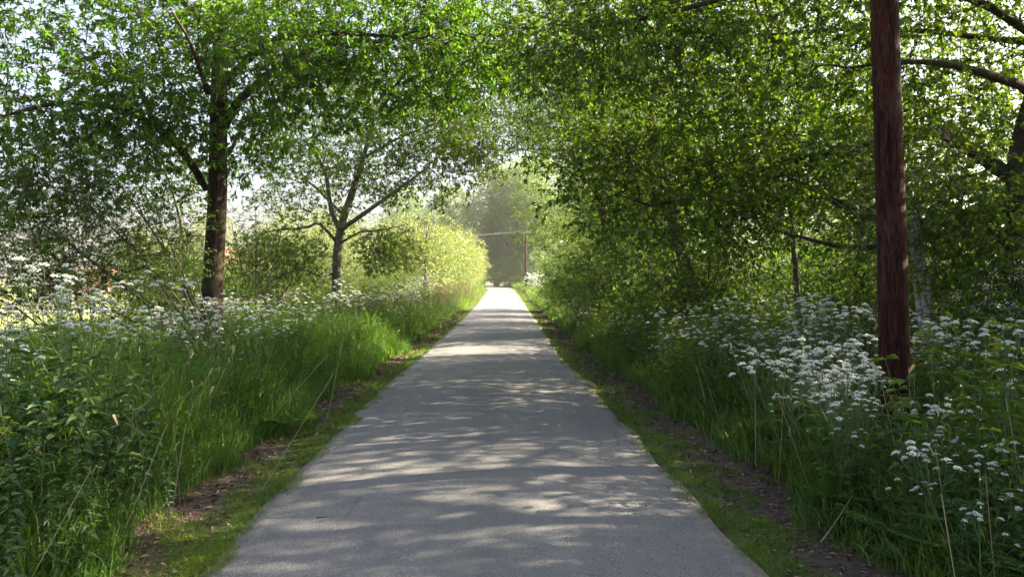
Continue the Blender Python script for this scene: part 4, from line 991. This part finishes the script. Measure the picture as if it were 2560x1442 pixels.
drift(80, 8.0, 18, 2.7, 6.0, -1, "white cow parsley in the broad drift round the nearest big trunk", "cow parsley round the big left trunk", 1.12, seed=6)
drift(16, 6, 9.5, 3.3, 5.6, -1, "white cow parsley at the left edge in front of the willow", "cow parsley before the willow", 1.1, seed=7)
drift(7, 4.3, 6.0, 2.9, 3.9, -1, "small white cow parsley head above the nettles at bottom left", "cow parsley above the nettles", 1.15, seed=8)
drift(46, 22, 42, 2.6, 4.4, -1, "white cow parsley in the pale drift past the forked oak", "cow parsley past the forked oak", 1.15, seed=9)

# --- individual nettles near the viewer
NV = []
for q in range(5):
    a, b = nettle_parts([.95, .8, .9, .7, 1.0][q], [9, 8, 8, 7, 10][q], [.125, .11, .105, .10, .12][q]); NV.append((mesh("stem", a, M['stem_dark']), mesh("foliage", b, M['nettle'])))
def nettles(n, y0, y1, o0, o1, side, label, group, sc=1.0):
    for k in range(n):
        y = y0+(y1-y0)*rng.random(); o = o0+(o1-o0)*rng.random()**1.2; x = float(road_x(y))+side*o
        r = empty("nettle", (x, y, float(ground(x, y))-.02), label, "nettle", group, rng.random()*6.28, sc*(.75+.4*rng.random())*float(rise(o, 2.2)))
        r.rotation_euler = (rng.normal(0, .12), rng.normal(0, .12), rng.random()*6.28); v = NV[rng.integers(0, 5)]
        link("stem", v[0], r); link("foliage", v[1], r)
nettles(150, 3.2, 6.2, 2.15, 4.3, -1, "dark broad-leaved nettle in the clump filling the bottom left corner", "nettles in the bottom left corner", 1.12)
nettles(60, 3.3, 6.4, 2.6, 4.2, 1, "dark nettle in the clump at the bottom right corner", "nettles in the bottom right corner", .8)
nettles(52, 10.5, 17, 2.45, 3.3, 1, "bright-tipped nettle in the bank left of the flower drift", "nettles on the right bank in mid distance", .95)

# --- one fern
g = G()
for k in range(6):
    fern_leaf(g, np.array([0, 0, .03]), [math.cos(k*1.1-.6), math.sin(k*1.1-.6), 1.2], .34+.1*rng.random(), .9, 9, .7)
fx, fy = -2.36, 8.5
tag(link("fern", mesh("fern", g, M['herb']), None, (fx, fy, float(ground(fx, fy)))), "bright pale-green fern frond at the edge of the left bank", "fern")

# ------------------------------------------------------------------ poles, post, wires, stump, sticks
def polemat():
    m, nt, out = newmat("creosoted_pole_wood")
    tc = N(nt, "ShaderNodeTexCoord"); mp = N(nt, "ShaderNodeMapping"); mp.inputs["Scale"].default_value = (1, 1, .10); nt.links.new(tc.outputs["Object"], mp.inputs[0])
    f = noise(nt, 42, 8, .7, mp.outputs[0], 1.6)
    mp2 = N(nt, "ShaderNodeMapping"); mp2.inputs["Scale"].default_value = (1, 1, .35); nt.links.new(tc.outputs["Object"], mp2.inputs[0])
    f2 = noise(nt, 6, 5, .65, mp2.outputs[0], 1.5)
    w = N(nt, "ShaderNodeTexWave", wave_type='RINGS'); w.inputs["Scale"].default_value = 7; w.inputs["Distortion"].default_value = 9; w.inputs["Detail"].default_value = 4; nt.links.new(mp2.outputs[0], w.inputs["Vector"])
    c = ramp(nt, f, [(.36, (.006, .002, .002)), (.5, (.028, .008, .0065)), (.66, (.125, .036, .024))])
    c = mixc(nt, .6, c, ramp(nt, f2, [(.35, (.42, .38, .42)), (.65, (1, 1, 1))]), 'MULTIPLY')
    c = mixc(nt, .22, c, ramp(nt, w.outputs["Fac"], [(0, (.4, .35, .35)), (1, (1, .95, .9))]), 'MULTIPLY')
    mp3 = N(nt, "ShaderNodeMapping"); mp3.inputs["Scale"].default_value = (1, 1, .045); nt.links.new(tc.outputs["Object"], mp3.inputs[0])
    ck = N(nt, "ShaderNodeMapRange"); ck.inputs[1].default_value = .60; ck.inputs[2].default_value = .635; nt.links.new(noise(nt, 26, 3, .5, mp3.outputs[0]), ck.inputs[0])
    c = mixc(nt, ck.outputs[0], c, (.004, .002, .002))
    gw = N(nt, "ShaderNodeMapRange"); gw.inputs[1].default_value = .55; gw.inputs[2].default_value = .70; gw.inputs[4].default_value = .45; nt.links.new(noise(nt, 3.1, 5, .65, mp2.outputs[0]), gw.inputs[0])
    c = mixc(nt, gw.outputs[0], c, (.10, .072, .066))
    b = N(nt, "ShaderNodeBsdfPrincipled"); nt.links.new(c, b.inputs["Base Color"]); b.inputs["Roughness"].default_value = .9; b.inputs["Specular IOR Level"].default_value = .15
    bp = N(nt, "ShaderNodeBump"); bp.inputs["Strength"].default_value = .8; bp.inputs["Distance"].default_value = .012
    nt.links.new(f, bp.inputs["Height"]); nt.links.new(bp.outputs[0], b.inputs["Normal"]); nt.links.new(b.outputs[0], out.inputs[0]); return m
M['pole'] = polemat(); M['metal'] = plain("galvanised_metal", (.42, .43, .44), .45); M['greywood'] = plain("weathered_post_wood", (.34, .32, .30), .85, .3, 14, .5)
M['porcelain'] = plain("brown_insulator", (.13, .06, .04), .3); M['wire'] = plain("pale_wire", (.6, .6, .6), .5); M['dark'] = plain("split_dark_wood", (.06, .048, .04), .9, .5, 18, .8)
M['plate'] = plain("pale_plate", (.75, .78, .76), .5, .05)
def pole(x, y, h, r, lx, ly, label, plate=False):
    z = float(ground(x, y)); root = empty("telegraph_pole", (x, y, z), label, "telegraph pole", "wooden telegraph poles beside the lane")
    t = np.linspace(0, 1, 30); p = np.stack([lx*t+.012*np.sin(t*9), ly*t, -.1+(h+.1)*t], 1)
    g = G(); tube(g, p, r*(1.08-.30*t), 28, .5); link("shaft", mesh("shaft", g, M['pole'], True), root)
    top = p[-1]; g = G()
    a = G(); tube(a, [top+[-.6, -.16, -.45], top+[.6, -.16, -.45]], .05, 4); link("crossarm", mesh("crossarm", a, M['greywood']), root)
    for q in (-.5, -.2, .2, .5):
        i = G(); c = top+[q, -.16, -.40]; tube(i, [c, c+[0, 0, .05], c+[0, 0, .09], c+[0, 0, .15]], [.015, .04, .045, .02], 10); link("insulator", mesh("insulator", i, M['porcelain'], True), root)
    if plate:
        pl = G(); c = np.array([lx*.3-r*.97, ly*.3-.03, 2.6]); tube(pl, [c-[0, 0, .035], c+[0, 0, .035]], .012, 4); link("number_plate", mesh("number_plate", pl, M['plate']), root)
    return np.array([x, y, z])+top
T1 = pole(3.56, 7.4, 8.6, .128, -.17, .02, "thick red-brown wooden pole standing in the flowers at right, its top out of view")
T2 = pole(1.62, 92, 7.0, .14, -.05, 0, "distant slim wooden pole rising behind the white hawthorn at the bend")
T3 = pole(-46, 96, 6.6, .14, 0, 0, "wooden pole far off across the field on the left, seen through the willow")
def wire(a, b, sag, label):
    t = np.linspace(0, 1, 40)[:, None]; p = a*(1-t)+b*t; p[:, 2] -= (4*sag*t*(1-t))[:, 0]
    g = G(); tube(g, p, .005, 4); tag(link("overhead_wire", mesh("overhead_wire", g, M['wire'])), label, "wire", "overhead wires from pole to pole across the lane")
for k, q in enumerate((-.5, -.2, .2, .5)):
    wire(T2+[q, -.16, -.27], T3+[q, -.16, -.27], .9, ["overhead wire crossing above the far lane, first from the left on the crossarm", "overhead wire crossing above the far lane, second from the left on the crossarm", "overhead wire crossing above the far lane, third from the left on the crossarm", "overhead wire crossing above the far lane, rightmost on the crossarm"][k])
g = G(); tube(g, [[0, 0, -.1], [0, 0, 1], [.03, 0, 2.6]], [.085, .08, .075], 4); tube(g, [[.0, -.0, 2.6], [.03, 0, 2.66]], [.075, .02], 4)
tag(link("wooden_post", mesh("wooden_post", g, M['greywood']), None, (2.95, 55.5, float(ground(2.95, 55.5)))), "pale grey square post against the leaves at the far right verge", "post")
# split dead stump
g = G()
for k in range(9):
    a = k*.7; r0 = .16*(.6+.5*rng.random()); hgt = 1.35*(.45+.6*rng.random()); b = np.array([math.cos(a)*r0*.6, math.sin(a)*r0*.6, -.05])
    tube(g, [b, b*[.9, .9, 1]+[rng.normal(0, .05), 0, hgt*.5], b*[.8, .8, 1]+[rng.normal(0, .14), rng.normal(0, .05), hgt]], [.12, .085, .015], 6)
tag(link("tree_stump", mesh("tree_stump", g, M['dark'], True), None, (-4.15, 29, float(ground(-4.15, 29)))), "dark broken tree stump among dry stalks on the left bank", "stump")
def stick(pts, r, label, name="fallen_branch", mat='bark_grey', side_=3):
    g = G(); p = curve_path(pts, 9); tube(g, p, np.linspace(r, r*.35, 9), 6)
    for k in range(side_):
        b = p[2+2*k]; tube(g, [b, b+np.array([rng.normal(0, .1), rng.normal(0, .1), .05+.1*rng.random()]), b+np.array([rng.normal(0, .25), rng.normal(0, .2), .08+.15*rng.random()])], [r*.5, r*.35, r*.15], 4)
    tag(link(name, mesh(name, g, M[mat], True)), label, "branch" if name != "twig" else "twig")
def gp(x, y, dz=.03): return [x, y, float(ground(x, y))+dz]
stick([gp(-3.1, 31, .25), gp(-2.7, 30.3, .16), gp(-2.2, 29.6, .05), gp(-1.7, 28.6, .08)], .035, "fallen dead branch sticking out of the left bank onto the road edge")
stick([gp(-2.6, 30.2, .3), gp(-2.3, 29.4, .1), gp(-1.9, 29.0, .06)], .02, "thinner fallen branch crossing the dead one at the road edge")
stick([gp(1.62+.3, 4.95), gp(2.05, 5.05, .12), gp(2.2, 5.15, .26)], .004, "pale dry stem poking up from the bare right strip", mat='straw', side_=0)
stick([[-1.32, 5.38, .03], [-1.27, 5.39, .034], [-1.22, 5.41, .03]], .006, "tiny dark twig lying on the road near its left edge", name="twig", mat='dark', side_=0)
stick([gp(-2.55, 4.75, .02), gp(-2.35, 4.85, .03), gp(-2.05, 4.9, .02)], .005, "small grey twig on the bare soil at bottom left", name="twig", side_=0)

# ------------------------------------------------------------------ sheds and brick stacks across the field
M['white'] = plain("white_render", (.78, .76, .74), .8, .06, 2); M['roof'] = plain("dark_roof_sheet", (.06, .06, .07), .6); M['greenp'] = plain("green_paint", (.02, .30, .20), .5)
def brickmat(name, c1, c2, mortar, s):
    m, nt, out = newmat(name); tc = N(nt, "ShaderNodeTexCoord"); b = N(nt, "ShaderNodeTexBrick"); b.inputs["Scale"].default_value = s
    b.inputs["Color1"].default_value = (*c1, 1); b.inputs["Color2"].default_value = (*c2, 1); b.inputs["Mortar"].default_value = (*mortar, 1)
    mp = N(nt, "ShaderNodeMapping"); mp.inputs["Rotation"].default_value = (R(90), 0, 0); nt.links.new(tc.outputs["Object"], mp.inputs[0]); nt.links.new(mp.outputs[0], b.inputs["Vector"])
    p = N(nt, "ShaderNodeBsdfPrincipled"); p.inputs["Roughness"].default_value = .85; nt.links.new(b.outputs["Color"], p.inputs["Base Color"]); nt.links.new(p.outputs[0], out.inputs[0]); return m
M['brick'] = brickmat("orange_brick", (.38, .16, .09), (.46, .22, .13), (.5, .42, .36), 1.6); M['tile'] = brickmat("orange_roof_tile", (.34, .17, .11), (.40, .22, .15), (.25, .13, .09), 2.5)
def box(g, x0, x1, y0, y1, z0, z1, t=.5):
    V = [[x, y, z] for z in (z0, z1) for y in (y0, y1) for x in (x0, x1)]
    g.add(V, [[0, 2, 3, 1], [4, 5, 7, 6], [0, 1, 5, 4], [2, 6, 7, 3], [0, 4, 6, 2], [1, 3, 7, 5]], t)
def part(name, mat, parent, *boxes):
    g = G()
    for b in boxes: box(g, *b)
    return link(name, mesh(name, g, M[mat]), parent)
z0 = float(ground(-43, 88))
r = empty("storage_shed", (-37.5, 88, z0), "long low white shed with a flat dark roof across the field", "shed")
part("wall", 'white', r, (-5.5, 4.0, 0, 5, 0, 2.5)); part("roof", 'roof', r, (-5.8, 4.3, -.3, 5.3, 2.503, 2.66))
d_ = part("door", 'greywood', r, (-3.2, -1.2, -.03, 0.02, 0, 2.1)); part("handle", 'metal', d_, (-1.5, -1.42, -.07, -.033, .95, 1.1))
w_ = part("window", 'roof', r, (1.0, 2.2, -.03, .02, 1.1, 1.9)); part("sill", 'white', w_, (.95, 2.25, -.10, -.033, 1.03, 1.095))
r = empty("brick_outbuilding", (-48.2, 86, z0), "low orange brick outbuilding left of the white shed", "outbuilding")
part("wall", 'brick', r, (-3.2, 4.6, 0, 5, 0, 2.3)); part("roof", 'tile', r, (-3.5, 4.8, -.3, 5.3, 2.303, 2.5))
part("door", 'greenp', r, (-1.3, -.2, -.03, .02, 0, 1.95)); part("window", 'white', r, (1.2, 2.4, -.03, .02, .9, 1.7))
# tiled brick house end seen between the two oaks
hx, hy = -19.3, 57; z1 = float(ground(hx, hy))
r = empty("brick_house", (hx, hy, z1), "small brick cottage with a sunlit orange tiled roof seen between the two oaks", "cottage")
g = G(); box(g, -2.6, 2.6, 0, 6, 0, 1.9); g.add([[-2.6, 0, 1.9], [2.6, 0, 1.9], [-2.6, 3, 3.7], [-2.6, 6, 1.9], [2.6, 3, 3.7], [2.6, 6, 1.9]], [[0, 3, 2, 2], [1, 4, 5, 5]]); link("wall", mesh("wall", g, M['brick']), r)
g = G()
for s0, s1 in ((-.4, 3.0), (6.4, 3.0)):
    zz = 1.72; g.add([[-2.9, s0, zz], [2.9, s0, zz], [2.9, s1, 3.76], [-2.9, s1, 3.76], [-2.9, s0, zz+.12], [2.9, s0, zz+.12], [2.9, s1, 3.88], [-2.9, s1, 3.88]], [[0, 1, 2, 3], [4, 7, 6, 5], [0, 4, 5, 1], [0, 3, 7, 4], [1, 5, 6, 2]])
rf = link("roof", mesh("roof", g, M['tile']), r); part("chimney", 'brick', rf, (1.6, 2.2, 2.7, 3.3, 3.5, 4.6))
part("window", 'white', r, (-1.9, -.9, -.03, .02, .8, 1.6)); part("window", 'white', r, (.8, 1.8, -.03, .02, .8, 1.6))
for k, (x, y, lb) in enumerate(((-28.6, 66, "low stack of red bricks in the field right of the white shed"), (-26.3, 66.5, "smaller stack of red bricks nearer the big trunk"))):
    g = G(); box(g, 0, 1.9-.5*k, 0, 1.2, 0, .12)
    r = empty("brick_stack", (x, y, float(ground(x, y))), lb, "brick stack", "stacks of red bricks in the field")
    link("pallet", mesh("pallet", g, M['greywood']), r); part("bricks", 'brick', r, (.04, 1.86-.5*k, .04, 1.16, .124, 1.0-.25*k))

# ------------------------------------------------------------------ air
g = G(); box(g, -520, 520, -140, 720, -1.6, 24)
m, hnt, out = newmat("thin_haze"); v = N(hnt, "ShaderNodeVolumePrincipled"); v.inputs["Density"].default_value = .00033; v.inputs["Color"].default_value = (.97, .99, 1, 1); v.inputs["Anisotropy"].default_value = .25
hnt.links.new(v.outputs[0], out.inputs["Volume"])
tag(link("haze", mesh("haze", g, m)), kind="stuff")
